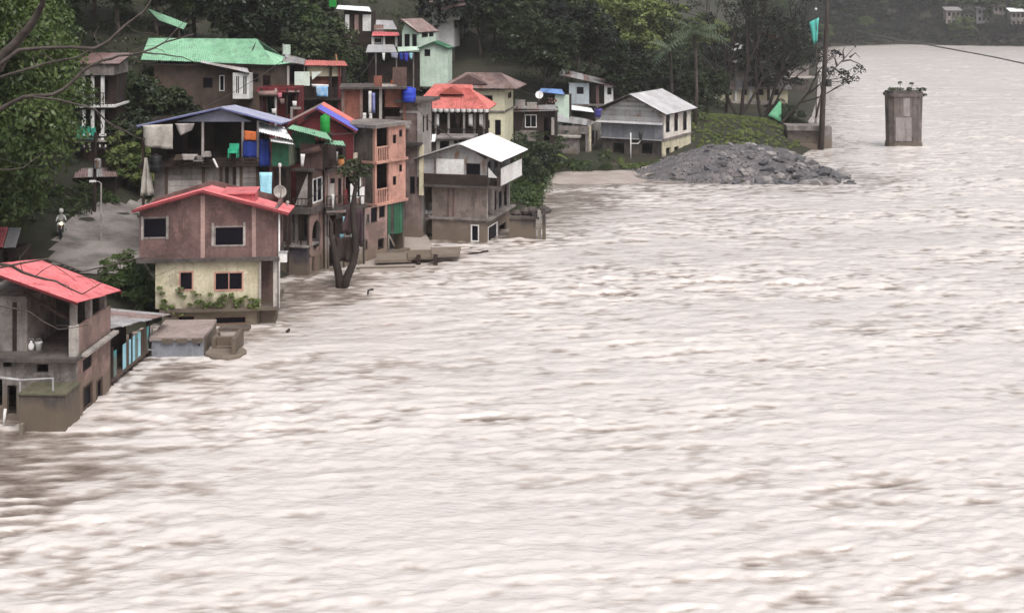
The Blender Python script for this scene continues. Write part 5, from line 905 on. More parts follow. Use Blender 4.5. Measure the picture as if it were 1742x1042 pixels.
e = empty('rooftop_sign', k.W(*k.wp(574, 108, 1.5))); tag(e, 'short orange wooden stake on the red edged roof', 'stake'); MB().bar((0, 0, 0), (-.12, 0, .8), .1).obj('stake', M('orange_wood', (.45, .25, .12), (.35, .2, .1)), e)
k.slab(0, uR, -.8, .5, k.Z(170), k.Z(170) + .14, WOODD, 'balcony_floor'); k.rail((0, -.75, k.Z(170) + .14), (uR, -.75, k.Z(170) + .14), .9, WOODD)
cloth('blue_print_cloth', 'blue printed cloth hanging on the red edged house balcony', 'cloth', [P(537, 147, 106.8), P(558, 147, 106.8), P(558, 165, 106.8), P(539, 164, 106.8)], M('blue_print', (.15, .38, .68), (.5, .6, .7), sc=4, streak=.1), 2, .05)
cloth('white_line_cloth', 'white cloth strip above the blue printed cloth', 'cloth', [P(530, 143, 106.9), P(559, 144, 106.9), P(559, 148, 106.9), P(531, 148, 106.9)], CLOTHW, 5, .03, 6, 2)
# maroon verandah house in front of it
k = K('maroon_verandah_house', 'dark maroon house with posts and cluttered verandah below the green roof', 'house', 438, 101, 2.6, 0)
uR = k.U(505); zt = k.Z(150)
k.wall('F', 0, uR, 0, zt, MAROON, [k.r(450, 465, 163, 195) + ('g',), k.r(484, 496, 160, 195) + ('o',)], at_=.8); k.shell(0, uR, 3.5, 0, zt, MAROON, True, y0=1.0); k.mono([k.wp(434, 157, -.5), k.wp(510, 157, -.5), k.wp(508, 148, 3.6), k.wp(438, 148, 3.6)], [BROWNROOF, MAROON])
for p in (446, 470, 489, 504): a = k.U(p); k.box('post', a - .07, a + .07, -.25, -.1, 0, zt, WOODL if p == 470 else WOODD)
k.tube('awning_roll', [k.wp(440, 160, -.4), k.wp(472, 159, -.4)], .22, PINKW, 8); k.fbox('white_frame', 494, 512, 182, 186, CONCL, v=-.4); k.fbox('white_frame', 494, 498, 186, 205, CONCL, v=-.39)
for i, (p, q, m) in enumerate(((476, 168, PINKW), (497, 172, CLOTHW), (472, 158, PINKC), (462, 185, CLOTHW))): cloth('small_washing', ('pink towel at the maroon verandah', 'round white cloth at the maroon verandah', 'rose cloth rolled on the maroon verandah eave', 'small pale cloth low in the maroon verandah')[i], 'cloth', [P(p, q, 100), P(p + 8, q, 100), P(p + 7, q + 9, 100), P(p + 1, q + 9, 100)], m, i, .03, 4, 3)
# three storey house at the left
k = K('white_column_house', 'narrow three storey house with white columns and dark balconies above the lane', 'house', 140, 100, 3.2, 4)
uR = k.U(196); dp = 4
for i, (q1, q0) in enumerate(((236, 186), (178, 128))):
    z0, z1 = k.Z(q1), k.Z(q0); k.slab(-.3, uR + .25, -1.0, dp, z0 - .15, z0, WHITE if i else CONCL); k.wall('F', 0, uR, z0, z1, WOODD, [k.r(150, 160, q0 + 8, q1 - 4) + ('o',), k.r(172, 182, q0 + 8, q1 - 6) + ('d',)], at_=.5); k.shell(0, uR, dp, z0, z1, WOODD, True, y0=.7)
    for p in (146, 161, 178): a = k.U(p); k.box('column', a - .12, a + .12, -.7, -.46, z0, z1, WHITE)
    if i: k.rail((-.2, -.95, z0), (uR + .2, -.95, z0), .95, WOODD)
z1 = k.Z(127); k.box('top_wall', -.1, uR + .1, -.9, dp, z1, z1 + .85, CONC); k.mono([(-.5, -1.1, z1 + .9), (uR + .5, -1.1, z1 + .9), (uR + .4, dp + .3, z1 + 1.5), (-.4, dp + .3, z1 + 1.5)], [BRICKW, BROWNROOF])
k.box('lower_wall', 0, uR, .2, dp, -1.5, k.Z(237), BRICKW); k.mono([k.wp(128, 235, -1.6), k.wp(165, 236, -1.6), k.wp(162, 216, -.6), k.wp(133, 214, -.6)], M('teal_tin', (.03, .28, .20), (.025, .2, .15), rough=.5), name='teal_awning')
k = K('lane_kiosk', 'tumbledown brown kiosk with pale box at the top of the lane', 'kiosk', 130, 94, 1.2, 5)
k.wall('F', 0, k.U(195), 0, k.Z(300), WOODD, [k.r(150, 168, 320, 360) + ('o',)]); k.shell(0, k.U(195), 3, 0, k.Z(300), WOODD, True); k.fbox('pale_box', 138, 158, 362, 382, WOODL, v=-.6, t=.5); k.fbox('door_panel', 133, 141, 325, 365, CONC, v=-.1); k.mono([k.wp(125, 302, -.8), k.wp(200, 300, -.8), k.wp(195, 285, 3), k.wp(130, 286, 3)], [BROWNROOF, GREYT])
# houses near the top of the slope
k = K('striped_hill_house', 'hillside house hung with white and rose strips under a white tin roof', 'house', 585, 148, 9.5, -4)
uR = k.U(631); k.wall('F', 0, uR, 0, k.Z(18), WOODD, [k.r(600, 606, 28, 50) + ('o',)]); k.shell(0, uR, 3, 0, k.Z(18), WOODD, True); k.mono([k.wp(571, 15, -.6), k.wp(632, 20, -.6), k.wp(628, 12, 3), k.wp(575, 9, 3)], WHITEM)
for p, m in ((587, CLOTHW), (603, PINKW), (617, CLOTHW), (624, WHITE)): k.fbox('panel', p, p + 7, 25, 53, m, v=-.12)
k.fbox('green_panel', 560, 572, 0, 12, GREENB, v=.2)
k = K('red_trim_hill_house', 'little hillside house with red roof trim and white pillars', 'house', 633, 145, 8.6, -4)
uR = k.U(678); k.wall('F', 0, uR, 0, k.Z(60), WOODD, [k.r(636, 650, 64, 74) + ('w',), k.r(656, 662, 62, 78) + ('o',)]); k.shell(0, uR, 3, 0, k.Z(60), WOODD, True)
for p in (632, 651, 672): k.fbox('pillar', p, p + 4, 60, 80, WHITE, v=-.2)
k.mono([k.wp(632, 61, -.6), k.wp(680, 61, -.6), k.wp(678, 55, .4), k.wp(634, 54, .4)], REDT); k.mono([k.wp(638, 50, .5), k.wp(676, 50, .5), k.wp(668, 35, 3), k.wp(640, 34, 3)], GREYL, name='upper_roof'); k.fbox('loft_wall', 636, 652, 42, 54, PINKW, v=.6)
k = K('mint_hill_house', 'mint walled hillside house with brown gabled roof', 'house', 684, 143, 8.4, -16)
uR = k.U(712); vB = 6; k.wall('F', 0, uR, 0, k.Z(54), MINT, [k.r(688, 697, 58, 80) + ('d',), k.r(701, 709, 58, 80) + ('d',)], gable=(k.U(690), k.Z(36))); k.wall('S', .16, vB, 0, k.Z(54), MINT, [(1, 3, k.Z(64), k.Z(56), 'b'), (3.5, 5, k.Z(64), k.Z(56), 'd')], at_=uR); k.shell(0, uR, vB, 0, k.Z(54), MINT)
k.gable_roof(k.U(680), k.U(714), -.5, vB + .4, k.Z(38, 0), k.Z(55, uR), k.U(684), k.Z(33), GREYL, BROWNROOF)
k = K('green_gabled_annex', 'small pale annex with green gable trim under the mint house', 'shed', 713, 139, 8.0, -6)
k.wall('F', 0, k.U(762), 0, k.Z(80), MINT, [k.r(722, 732, 84, 96) + ('d',)], gable=(k.U(738), k.Z(72))); k.shell(0, k.U(762), 3, 0, k.Z(80), MINT, True); k.gable_roof(k.U(711), k.U(765), -.4, 3.3, k.Z(82), k.Z(82), k.U(738), k.Z(71), GREEND, GREEND, trim=GREEND)
k = K('clothesline_house', 'dark hillside house with grey roof and blue washing on its porch', 'house', 624, 138, 7.6, -3)
uR = k.U(712); k.wall('F', 0, uR, 0, k.Z(90), WOODD, [k.r(645, 660, 95, 108) + ('o',)], at_=.8); k.shell(0, uR, 3.5, 0, k.Z(90), WOODD, True, y0=1); k.mono([k.wp(622, 89, -.5), k.wp(676, 89, -.5), k.wp(670, 76, 3.5), k.wp(626, 76, 3.5)], GREYL); k.mono([k.wp(677, 88, -.5), k.wp(714, 85, -.5), k.wp(710, 79, 3.5), k.wp(676, 80, 3.5)], MINT, name='side_roof')
for p in (640, 675, 704): a = k.U(p); k.box('post', a - .06, a + .06, -.3, -.18, 0, k.Z(88), CONC)
for i, (p, w_, m, q) in enumerate(((665, 12, BLUEP, 100), (679, 7, BLUE, 104), (687, 8, M('ultramarine_cloth', (.05, .05, .4), (.04, .04, .3)), 106), (696, 6, LBLUE, 102), (650, 5, CLOTHW, 104))): cloth('line_washing', ('pale lilac sheet on the hillside porch line', 'dark blue shirt on the hillside porch line', 'ultramarine cloth on the hillside porch line', 'pale blue towel on the hillside porch line', 'white cloth on the hillside porch line')[i], 'washing', [P(p, 90, 137), P(p + w_, 90, 137), P(p + w_ - 1, q, 137), P(p + 1, q - 2, 137)], m, i, .04, 4, 4)
k = K('white_top_house', 'white house peeping out at the top of the wooded slope', 'house', 734, 160, 11.5, -8)
k.wall('F', 0, k.U(772), 0, k.Z(2), WHITE, [k.r(744, 750, 4, 22) + ('d',), k.r(758, 764, 6, 18) + ('d',)]); k.shell(0, k.U(772), 4, 0, k.Z(2), WHITE, True); k.fbox('lower_block', 759, 780, 16, 34, WHITE, v=-1.5, t=1.4); k.mono([k.wp(730, 4, -1), k.wp(790, 2, -1), k.wp(786, -10, 4), k.wp(732, -10, 4)], BROWNROOF); k.mono([k.wp(750, 18, -2), k.wp(792, 8, -1.8), k.wp(790, 2, -.3), k.wp(756, 10, -.3)], BROWNROOF, name='porch_roof')
k = K('grey_wood_hut', 'grey roofed hut half hidden in the dark wood', 'hut', 878, 168, 9, -8)
k.wall('F', 0, k.U(912), 0, k.Z(58), CONC, [k.r(884, 890, 60, 66) + ('d',)]); k.shell(0, k.U(912), 3, 0, k.Z(58), CONC, True); k.mono([k.wp(876, 62, -.5), k.wp(912, 66, -.5), k.wp(906, 52, 3), k.wp(882, 50, 3)], GREYL)
k = K('tree_row_house', 'long pale walled house seen between the bare trunks', 'house', 1198, 200, 1.0, 4)
k.wall('F', 0, k.U(1340), 0, k.Z(150), CREAM, [k.r(a, a + 9, 152, 162) + ('d',) for a in (1208, 1236, 1262, 1290, 1316)]); k.shell(0, k.U(1340), 5, 0, k.Z(150), CONC, True); k.mono([k.wp(1190, 152, -.8), k.wp(1348, 152, -.8), k.wp(1340, 138, 5), k.wp(1196, 138, 5)], [GREYT, BROWNROOF])
for p in (1216, 1250, 1275, 1310): k.fbox('pillar', p, p + 4, 151, 182, WHITE, v=-.3)
k.fbox('low_wall', 1196, 1330, 172, 180, CONCL, v=-1.5, t=.2)
k = K('far_tree_house', 'grey house with a red cloth behind the bare trees', 'house', 1250, 222, 3, 5)
k.wall('F', 0, k.U(1330), 0, k.Z(85), CONC, [k.r(1258, 1270, 92, 104) + ('w',), k.r(1276, 1290, 108, 114) + ('w',), k.r(1300, 1312, 92, 104) + ('d',)]); k.shell(0, k.U(1330), 5, 0, k.Z(85), CONC, True); k.slab(-.3, k.U(1334), -1, 5, k.Z(106), k.Z(106) + .2, CONCL, 'balcony_slab'); k.mono([k.wp(1244, 86, -1), k.wp(1338, 86, -1), k.wp(1330, 74, 5), k.wp(1250, 74, 5)], [GREYT])
for i, (p, m) in enumerate(((1292, PINKC), (1310, REDT))): cloth('red_cloth', ('rose cloth hanging high between the bare trees', 'red and white cloth hanging high between the bare trees')[i], 'cloth', [P(p, 60, 205), P(p + 13, 59, 205), P(p + 12, 72, 205), P(p + 1, 73, 205)], m, i, .1, 5, 4)
k = K('upriver_bank_house', 'pale angular concrete building on the bank behind the leaning tree', 'house', 1340, 235, -.5, 12)
k.wall('F', 0, k.U(1376), 0, k.Z(108), CONC, []); k.shell(0, k.U(1376), 4, 0, k.Z(108), CONC, True); k.slab(-1, k.U(1382), -2, 4.5, k.Z(133), k.Z(133) + .3, CONCL, 'lower_terrace')
for i, (p, q, D_) in enumerate(((1390, 35, 190),)): cloth('turquoise_banner', 'turquoise cloth banner hanging beside the tall pole', 'banner', [P(1377, 38, 160), P(1393, 30, 160), P(1391, 70, 160), P(1384, 76, 160)], M('turquoise_cloth', (.12, .52, .45), (.08, .4, .36), rough=.9, streak=.1), 3, .15, 7, 7)
e = empty('banner_post', P(1388, 130, 160)); tag(e, 'thin bamboo carrying the turquoise banner', 'bamboo pole'); MB().tube([(0, 0, -8.5), (.1, 0, 4), (0, 0, 8.2)], [.09, .07, .04]).obj('pole', BARKL, e); MB().lathe([(.02, 8.1), (.2, 8.3), (.02, 8.5)], (0, 0, 0), 8).obj('finial', WHITE, e)
# far bank houses
for i, (p, q, wd, m) in enumerate(((1640, 22, 22, CONCL), (1662, 14, 26, WHITE), (1690, 10, 20, CONC), (1610, 18, 24, CONC), (1720, 20, 24, CONC))):
    k = K('far_bank_house', ('pale misty house low among the far bank trees', 'white misty house on the far bank slope', 'grey misty house at the top of the far bank slope', 'grey misty house left of the pale one on the far bank', 'grey misty house at the downstream end of the far bank')[i], 'house', p, 515 - i * 6, 8, -5)
    h0 = k.Z(q); k.wall('F', 0, k.U(p + wd), 0, h0, m, [(j * 1.6 + .6, j * 1.6 + 1.6, h0 - 2.2 - 2.8 * r_, h0 - .8 - 2.8 * r_, 'd') for j in range(3) for r_ in range(2)]); k.shell(0, k.U(p + wd), 5, 0, h0, m, True); k.mono([(-.6, -.8, h0), (k.U(p + wd) + .6, -.8, h0), (k.U(p + wd) + .4, 5.4, h0 + 1.4), (-.4, 5.4, h0 + 1.4)], [GREYT, WHITEM, BROWNROOF][i % 3])
# ---------------------------------------------------------------- ground details
def inpoly(X, Y, poly):
    ins = np.zeros(X.shape, bool); n = len(poly)
    for i in range(n):
        ax, ay = poly[i][:2]; bx, by = poly[(i + 1) % n][:2]
        if ay != by: ins ^= ((ay > Y) != (by > Y)) & (X < (bx - ax) * (Y - ay) / (by - ay) + ax)
    return ins
def drape(name, label, poly, zf, mat, step=.5, kind='structure'):
    poly = [(p[0], p[1]) for p in poly]; xs = np.arange(min(p[0] for p in poly), max(p[0] for p in poly) + step, step); ys = np.arange(min(p[1] for p in poly), max(p[1] for p in poly) + step, step)
    X, Y = np.meshgrid(xs, ys); Z = zf(X, Y); n = len(xs); idx = np.arange(X.size).reshape(X.shape)
    F = np.stack([idx[:-1, :-1], idx[:-1, 1:], idx[1:, 1:], idx[1:, :-1]], -1); cx = (X[:-1, :-1] + X[1:, 1:]) / 2; cy = (Y[:-1, :-1] + Y[1:, 1:]) / 2; F = F[inpoly(cx, cy, poly)]
    o = link(bpy.data.objects.new(name, mknp(name, np.stack([X, Y, Z], -1).reshape(-1, 3), F, mat, smooth=True))); return tag(o, label, kind=kind)
def flatpx(px, py, z): D = FPX * (CAMH - z) / py; return (at(px, D), D)
lane = [flatpx(*q) for q in ((85, 452, 1.2), (95, 425, 1.2), (120, 405, 1.2), (160, 386, 1.3), (250, 362, 1.6), (262, 372, 1.6), (262, 440, 1.2), (200, 462, 1.2), (150, 470, 1.1))]
drape('lane', 'worn pale concrete lane between the leafy trees and the red gabled house', lane, lambda X, Y: np.maximum(ground(X, Y), .35) + .06, ROADM)
drape('mud_flat', 'smooth pale silt filling the inlet beside the gravel point', [flatpx(*q) for q in ((925, 326, 0), (915, 305, 0), (935, 291, 0), (1000, 287, 0), (1095, 288, 0), (1105, 312, 0), (1060, 319, 0), (990, 314, 0))], lambda X, Y: .13 - .26 * np.clip(((X - 7.5) / 5.2) ** 2 * .5 + np.clip((125.5 - Y) / 5, 0, 2) ** 2 * .8, 0, 1.5) + .025 * fnoise(X, Y, .8, 4), MUDG)
def gbump(X, Y):
    d = sdist(X, Y); return ground(X, Y) + .05 + np.clip(d / 5, 0, 1) * (1.0 * np.exp(-(((X - 26) / 7) ** 2 + ((Y - 133) / 6) ** 2)) + .35 * np.exp(-(((X - 18) / 6) ** 2 + ((Y - 127) / 4) ** 2))) + np.clip(d + .5, 0, 1) * fnoise(X, Y, 1.1, 3) * .16
gpoly = [(11.5, 131), (12.3, 125), (17, 121.6), (27, 120.8), (31.5, 121.6), (33.3, 127), (32, 134), (32.5, 140), (28, 141), (24, 138.5), (20, 136.5), (17.5, 134), (14.5, 131.5)]
gb = drape('gravel_point', 'grey gravel and rubble point jutting into the river', gpoly, gbump, GRAVEL, .35)
smesh = []
rs = random.Random(9)
import bmesh
for i in range(10):
    bm = bmesh.new(); bmesh.ops.create_icosphere(bm, subdivisions=1, radius=1)
    for v in bm.verts: v.co *= rs.uniform(.68, 1.2); v.co.z *= .62; v.co.x *= 1.15
    me_ = bpy.data.meshes.new('stone'); bm.to_mesh(me_); bm.free(); me_.materials.append(STONE if i % 3 else STONEL); smesh.append(me_)
cnt = 0
while cnt < 300:
    x = rs.uniform(13, 33.3); y = rs.uniform(120.6, 140) if rs.random() < .35 else rs.uniform(120.6, 126 + (x - 13) * .25)
    if rs.random() > .15 + (x - 13) / 20 * .85 or not inpoly(np.array([x]), np.array([y]), gpoly)[0]: continue
    s_ = rs.choice((.16, .2, .26, .34, .45, .6)) * (1.35 if x > 27 else 1.05 if x > 23 else .8 if x > 19 else .55); z = float(gbump(np.array([x]), np.array([y]))[0])
    o = link(bpy.data.objects.new('stone', rs.choice(smesh)), gb); o.location = (x, y, max(z, -.05) + s_ * .12); o.scale = (s_ * rs.uniform(.8, 1.3), s_ * rs.uniform(.8, 1.2), s_); o.rotation_euler = (rs.uniform(-.5, .5), rs.uniform(-.5, .5), rs.uniform(0, 6)); cnt += 1
rng = np.random.default_rng(33)
X = rng.uniform(11.5, 33.3, 14000); Y = rng.uniform(120.6, 140.5, 14000); kp = inpoly(X, Y, gpoly); X, Y = X[kp][:6500], Y[kp][:6500]; Z = np.maximum(gbump(X, Y), -.03)
tet = np.array([(1, 0, -.4), (-.5, .87, -.4), (-.5, -.87, -.4), (0, 0, .8)]); S = rng.uniform(.05, .17, len(X)); A = rng.uniform(0, 6.3, len(X)); tv = np.repeat(tet[None], len(X), 0) * S[:, None, None] * rng.uniform(.7, 1.3, (len(X), 4, 1))
tx = tv[..., 0] * np.cos(A)[:, None] - tv[..., 1] * np.sin(A)[:, None]; ty = tv[..., 0] * np.sin(A)[:, None] + tv[..., 1] * np.cos(A)[:, None]
V = np.stack([tx + X[:, None], ty + Y[:, None], tv[..., 2] + Z[:, None] + .02], -1).reshape(-1, 3); F = (np.array([(0, 1, 3), (1, 2, 3), (2, 0, 3)])[None] + 4 * np.arange(len(X))[:, None, None]).reshape(-1, 3)
o = link(bpy.data.objects.new('small_stones', mknp('small_stones', V, F, STONE)), gb); o['kind'] = 'stuff'
e = empty('lone_boulder', (at(1446, 121.6), 121.6, .0)); tag(e, 'lone dark boulder in the water off the tip of the gravel point', 'boulder'); o = link(bpy.data.objects.new('boulder', smesh[1]), e); o.scale = (.7, .5, .45); o = link(bpy.data.objects.new('boulder_top', smesh[4]), e); o.scale = (.4, .35, .35); o.location = (.1, 0, .25)
k = K('retaining_wall', 'low dark retaining wall along the inlet below the grey house', 'wall', 940, 132.2, -.3, 2); k.box('wall', 0, k.U(1120), 0, .35, 0, k.Z(281), CONCD); k.box('coping', -.1, k.U(1122), -.1, .5, k.Z(281), k.Z(281) + .1, CONC)
drape('footpath', 'pale dirt footpath passing in front of the grey house', [flatpx(*q) for q in ((1060, 278, .9), (1130, 268, 1.1), (1200, 262, 1.2), (1260, 250, 1.6), (1262, 256, 1.6), (1200, 274, 1.1), (1130, 284, .9), (1075, 287, .8))], lambda X, Y: ground(X, Y) + .07, MUDG)
def leafpatch(name, label, X, Y, hgt, per, leaf, mat, up=True, seed=1, zf=ground):
    rng = np.random.default_rng(seed); C, N = clump_cloud(rng, np.stack([X, Y, zf(X, Y) + .1], -1), rng.uniform(.6, 1.4, len(X)) * hgt, per); V, F = leaf_quads(C, N, leaf, rng, .4)
    return tag(link(bpy.data.objects.new(name, mknp(name, V, F, mat))), label, 'grass' if 'grass' in name else 'undergrowth', kind='stuff')
rng = np.random.default_rng(5)
X = rng.uniform(13, 40, 6000); Y = rng.uniform(133, 172, 6000); dd = sdist(X, Y); jx = K.ALL
gh = [q for q in K.ALL if q.e.name.startswith('grey_clad')][0]
def clear(X, Y, u0=-1., u1=7., v0=-1.5, v1=5.):
    ok = np.ones(X.shape, bool)
    for q in K.ALL:
        dx, dy = X - q.x0, Y - q.D; u = dx * q.c + dy * q.s; v = -dx * q.s + dy * q.c; w_ = 8.5 if q is gh else u1; ok &= ~((u > u0) & (u < w_) & (v > v0) & (v < (8 if q is gh else v1)))
    return ok
kp = (dd > 1.5) & ~inpoly(X, Y, gpoly) & clear(X, Y); X, Y = X[kp][:1300], Y[kp][:1300]
leafpatch('grass_slope', 'rough green grass on the slope behind the gravel point', X, Y, .2, 60, .11, GRASS)
X = rng.uniform(3.5, 15, 1500); Y = rng.uniform(131.5, 135.5, 1500); kp = clear(X, Y); leafpatch('grass_verge', 'weedy grass verge along the inlet wall', X[kp][:260], Y[kp][:260], .3, 50, .11, LEAF_L, seed=2)
X = rng.uniform(-75, 58, 20000); Y = rng.uniform(70, 330, 20000); dd = sdist(X, Y); kp = (dd > 13) & (np.abs(X / Y) < .48) & clear(X, Y) & ~inpoly(X, Y, lane) & (rng.uniform(0, 1, X.shape) < np.clip(260 / Y - .4, .15, 1)); X, Y = X[kp][:3300], Y[kp][:3300]
leafpatch('undergrowth', 'low tangled undergrowth covering the wooded slope', X, Y, 1.25, 55, .2, LEAF_D, seed=3)
X = rng.uniform(-32, 10, 6000); Y = rng.uniform(88, 136, 6000); dd = sdist(X, Y); kp = (dd > .6) & clear(X, Y, -.5, 5.5, -.5, 4) & ~inpoly(X, Y, lane); leafpatch('bank_weeds', 'dark weeds and creepers between the bank houses', X[kp][:1300], Y[kp][:1300], .8, 60, .15, LEAF_M, seed=4)
# ---------------------------------------------------------------- bridge pier, pole, cable, jetty
k = K('bridge_pier', 'lone weathered concrete bridge pier with plants on top, standing in the river', 'pier', 1537, 152.5, -1.5, -3)
h0 = k.Z(153); w2 = 28.5 * k.D / FPX
def octo(w, d, c): return [(-w + c, -d), (w - c, -d), (w, -d + c), (w, d - c), (w - c, d), (-w + c, d), (-w, d - c), (-w, -d + c)]
PIERM = M('pier_concrete', (.17, .14, .13), (.065, .052, .048), sc=.5, streak=.85)
def prism(name, a, b, z0, z1, mat): n = len(a); return mk(name, [(x, y, z0) for x, y in a] + [(x, y, z1) for x, y in b], [tuple(range(n))[::-1], tuple(range(n, 2 * n))] + [(i, (i + 1) % n, n + (i + 1) % n, n + i) for i in range(n)], mat, k.e)
prism('footing', octo(w2 - .02, 1.55, .5), octo(w2 - .05, 1.5, .5), 0, 2.1, CONCD); prism('shaft', octo(w2 - .12, 1.42, .5), octo(w2 - .02, 1.5, .5), 2.1, h0 - .7, PIERM); prism('cap', octo(w2 + .12, 1.65, .45), octo(w2 + .16, 1.7, .45), h0 - .7, h0 - .35, PIERM); prism('cap_top', octo(w2 + .02, 1.55, .45), octo(w2 - .05, 1.5, .45), h0 - .35, h0 - .1, CONCD)
a0, a1, b0, b1 = k.r(1524, 1551, 200, 240, -1.5); k.box('plaster_patch', a0, a1, -1.475, -1.40, b0, b1, M('pale_plaster', (.31, .275, .268), (.22, .19, .185), streak=.5)); a0, a1, b0, b1 = k.r(1537, 1548, 166, 198, -1.5); k.box('plaster_patch', a0, a1, -1.53, -1.42, b0, b1, MATS['pale_plaster'])
ivy(k, 'plants', [Vector((x, y, h0 + .1)) for x, y in ((-1.5, -1), (-.5, -1.2), (.4, -1.2), (1.3, -1), (1.9, -.9), (-.9, -.4), (.6, -.3), (2.0, -1.3), (-1.8, -1.2))], .38, 45, .12, LEAF_D, 8); ivy(k, 'tall_plant', [Vector((-.6, -.8, h0 + .85)), Vector((.75, -.8, h0 + .75)), Vector((2.1, -1.35, h0 - .5))], .3, 40, .12, LEAF_D, 9)
for x in (-.6, .75): k.tube('plant_stem', [(x, -.8, h0 - .1), (x + .03, -.8, h0 + .8)], .03, BARK)
a, b = P(1396, 254, 149.5), P(1409, -25, 149.5)
e = empty('tall_pole', (a.x, a.y, -.8)); tag(e, 'tall dark leaning wooden pole at the end of the jetty', 'pole'); mb = MB(); tp = [Vector((0, 0, 0)).lerp(b - Vector((a.x, a.y, -.8)), t) for t in (0, .25, .5, .75, 1)]; mb.tube(tp, [.36, .32, .27, .23, .19], 9); mb.obj('shaft', M('tarred_wood', (.06, .045, .04), (.035, .026, .024)), e, True)
q = P(1407, 140, 149.2) - e.location; MB().box(q.x - .05, q.x + .45, q.y - .3, q.y + .2, q.z - .5, q.z + .35).obj('junction_box', RUBBER, e); q = P(1400, 105, 149.3) - e.location; MB().bar(q - Vector((1.2, 0, -.3)), q + Vector((.2, 0, 0)), .1).obj('bracket', RUBBER, e); MB().tube([q - Vector((1.2, 0, -.3)), q - Vector((1.1, 0, .7))], .09, 5).obj('insulator', RUBBER, e)
k = K('concrete_jetty', 'broken block of dark concrete jetty below the tall pole', 'jetty', 1340, 150.5, -1.5, -4); k.box('block', 0, k.U(1398), 0, 3, 0, k.Z(222), CONCD); k.box('top_slab', -.1, k.U(1399), -.15, 3.1, k.Z(222), k.Z(214), CONC); k.box('end_block', k.U(1400), k.U(1416), .3, 2.4, 0, k.Z(216), CONC); k.box('ledge', k.U(1330), k.U(1398), -.7, -.02, 0, k.Z(244), CONCD)
pts = [P(*q) for q in ((1455, 52, 470), (1500, 62, 400), (1560, 73, 320), (1620, 84, 250), (1690, 97, 190), (1760, 112, 150), (1860, 135, 115))]
e = empty('river_cable', pts[-1]); tag(e, 'thick sagging cable strung across the river', 'cable'); MB().tube([p - pts[-1] for p in pts], [.22, .2, .16, .13, .1, .085, .07], 6).obj('cable', RUBBER, e, True); MB().tube([pts[0] - pts[-1], pts[0] - pts[-1] - Vector((0, 0, 7))], .3, 6).obj('anchor_post', WOODD, e)
cloth('green_net', 'triangular pale green net at the edge of the grass slope', 'net', [P(1326, 172, 160), P(1329, 174, 160), P(1329, 208, 159), P(1307, 196, 159)], M('green_net', (.14, .38, .22), (.1, .3, .17)), 2, .06, 5, 5)
# ---------------------------------------------------------------- palms, banana, bare trees
def palm(label, px, D, zc, n=18, ln=3.6, seed=0):
    rj = random.Random(seed); x = at(px, D); z0 = gz(x, D); e = empty('palm_tree', (x, D, z0)); tag(e, label, 'palm'); h = zc - z0
    MB().tube([(0, 0, -.4), (.2, 0, h * .4), (.1, 0, h * .75), (0, 0, h)], [.3, .22, .19, .2], 8).obj('trunk', BARKL, e, True)
    for i in range(n):
        a = i / n * 6.283 + rj.uniform(-.2, .2); el = rj.uniform(.1, 1.15); L_ = ln * rj.uniform(.8, 1.15); V_ = []; fs = []; m = 12; dr = Vector((math.cos(a), math.sin(a), 0)); sd = Vector((-math.sin(a), math.cos(a), 0)); pts = []
        for j in range(m + 1): t = j / m; pts.append(Vector((0, 0, h)) + dr * L_ * t * math.cos(el * (1 - t * .5)) + Vector((0, 0, L_ * (math.sin(el) * t - (.55 + .5 * (1 - el)) * t * t))))
        for j in range(1, m):
            w_ = ln * .24 * math.sin(math.pi * (.12 + .85 * j / m)) ; d_ = (pts[j + 1] - pts[j - 1]).normalized()
            for sg in (-1, 1): o = len(V_); V_ += [pts[j] - d_ * .1, pts[j] + d_ * .1, pts[j] + sd * sg * w_ + d_ * w_ * .35 + Vector((0, 0, -w_ * .55))]; fs.append((o, o + 1, o + 2))
        o = len(V_); mbx = MB(); mbx.add(V_, fs); mbx.tube(pts, [.05 - .04 * j / m for j in range(m + 1)], 4); mbx.obj('frond', FROND, e)
palm('tall palm with arching fronds standing behind the grey house', 1182, 152, P(0, 62, 152).z, 22, 4.6, 1); palm('shorter darker palm half hidden beside the tall palm', 1140, 155, P(0, 88, 155).z, 16, 3.4, 2)
def banana(label, px, D, z0, n, ln, seed):
    rj = random.Random(seed); e = empty('banana_plant', (at(px, D), D, z0)); tag(e, label, 'banana plant'); MB().tube([(0, 0, -.3), (.05, 0, 1.1)], [.16, .1], 7).obj('stem', M('banana_stem', (.12, .16, .06), (.08, .1, .05)), e, True)
    for i in range(n):
        a = i / n * 6.283 + rj.uniform(-.3, .3); el = rj.uniform(.3, 1.2); d_ = Vector((math.cos(a), math.sin(a), 0)); sd = Vector((-math.sin(a), math.cos(a), 0)); V_ = []; m = 8
        for j in range(m + 1): t = j / m; p = Vector((0, 0, 1.0)) + d_ * ln * t * math.cos(el * (1 - .6 * t)) + Vector((0, 0, ln * (math.sin(el) * t - .75 * t * t))); w_ = .28 * math.sin(math.pi * (.08 + .9 * t)) ; V_ += [p - sd * w_ + Vector((0, 0, -.1 * w_)), p + Vector((0, 0, .05)), p + sd * w_ + Vector((0, 0, -.1 * w_))]
        mk('leaf', V_, [q for j in range(m) for q in ((3 * j, 3 * j + 1, 3 * j + 4, 3 * j + 3), (3 * j + 1, 3 * j + 2, 3 * j + 5, 3 * j + 4))], LEAF_L, e, True)
banana('banana plant with drooping pale leaves at the inlet edge', 930, 129.5, .5, 9, 2.2, 3); banana('smaller banana plant behind the first at the dark house wall', 912, 131.5, .8, 7, 1.7, 4)
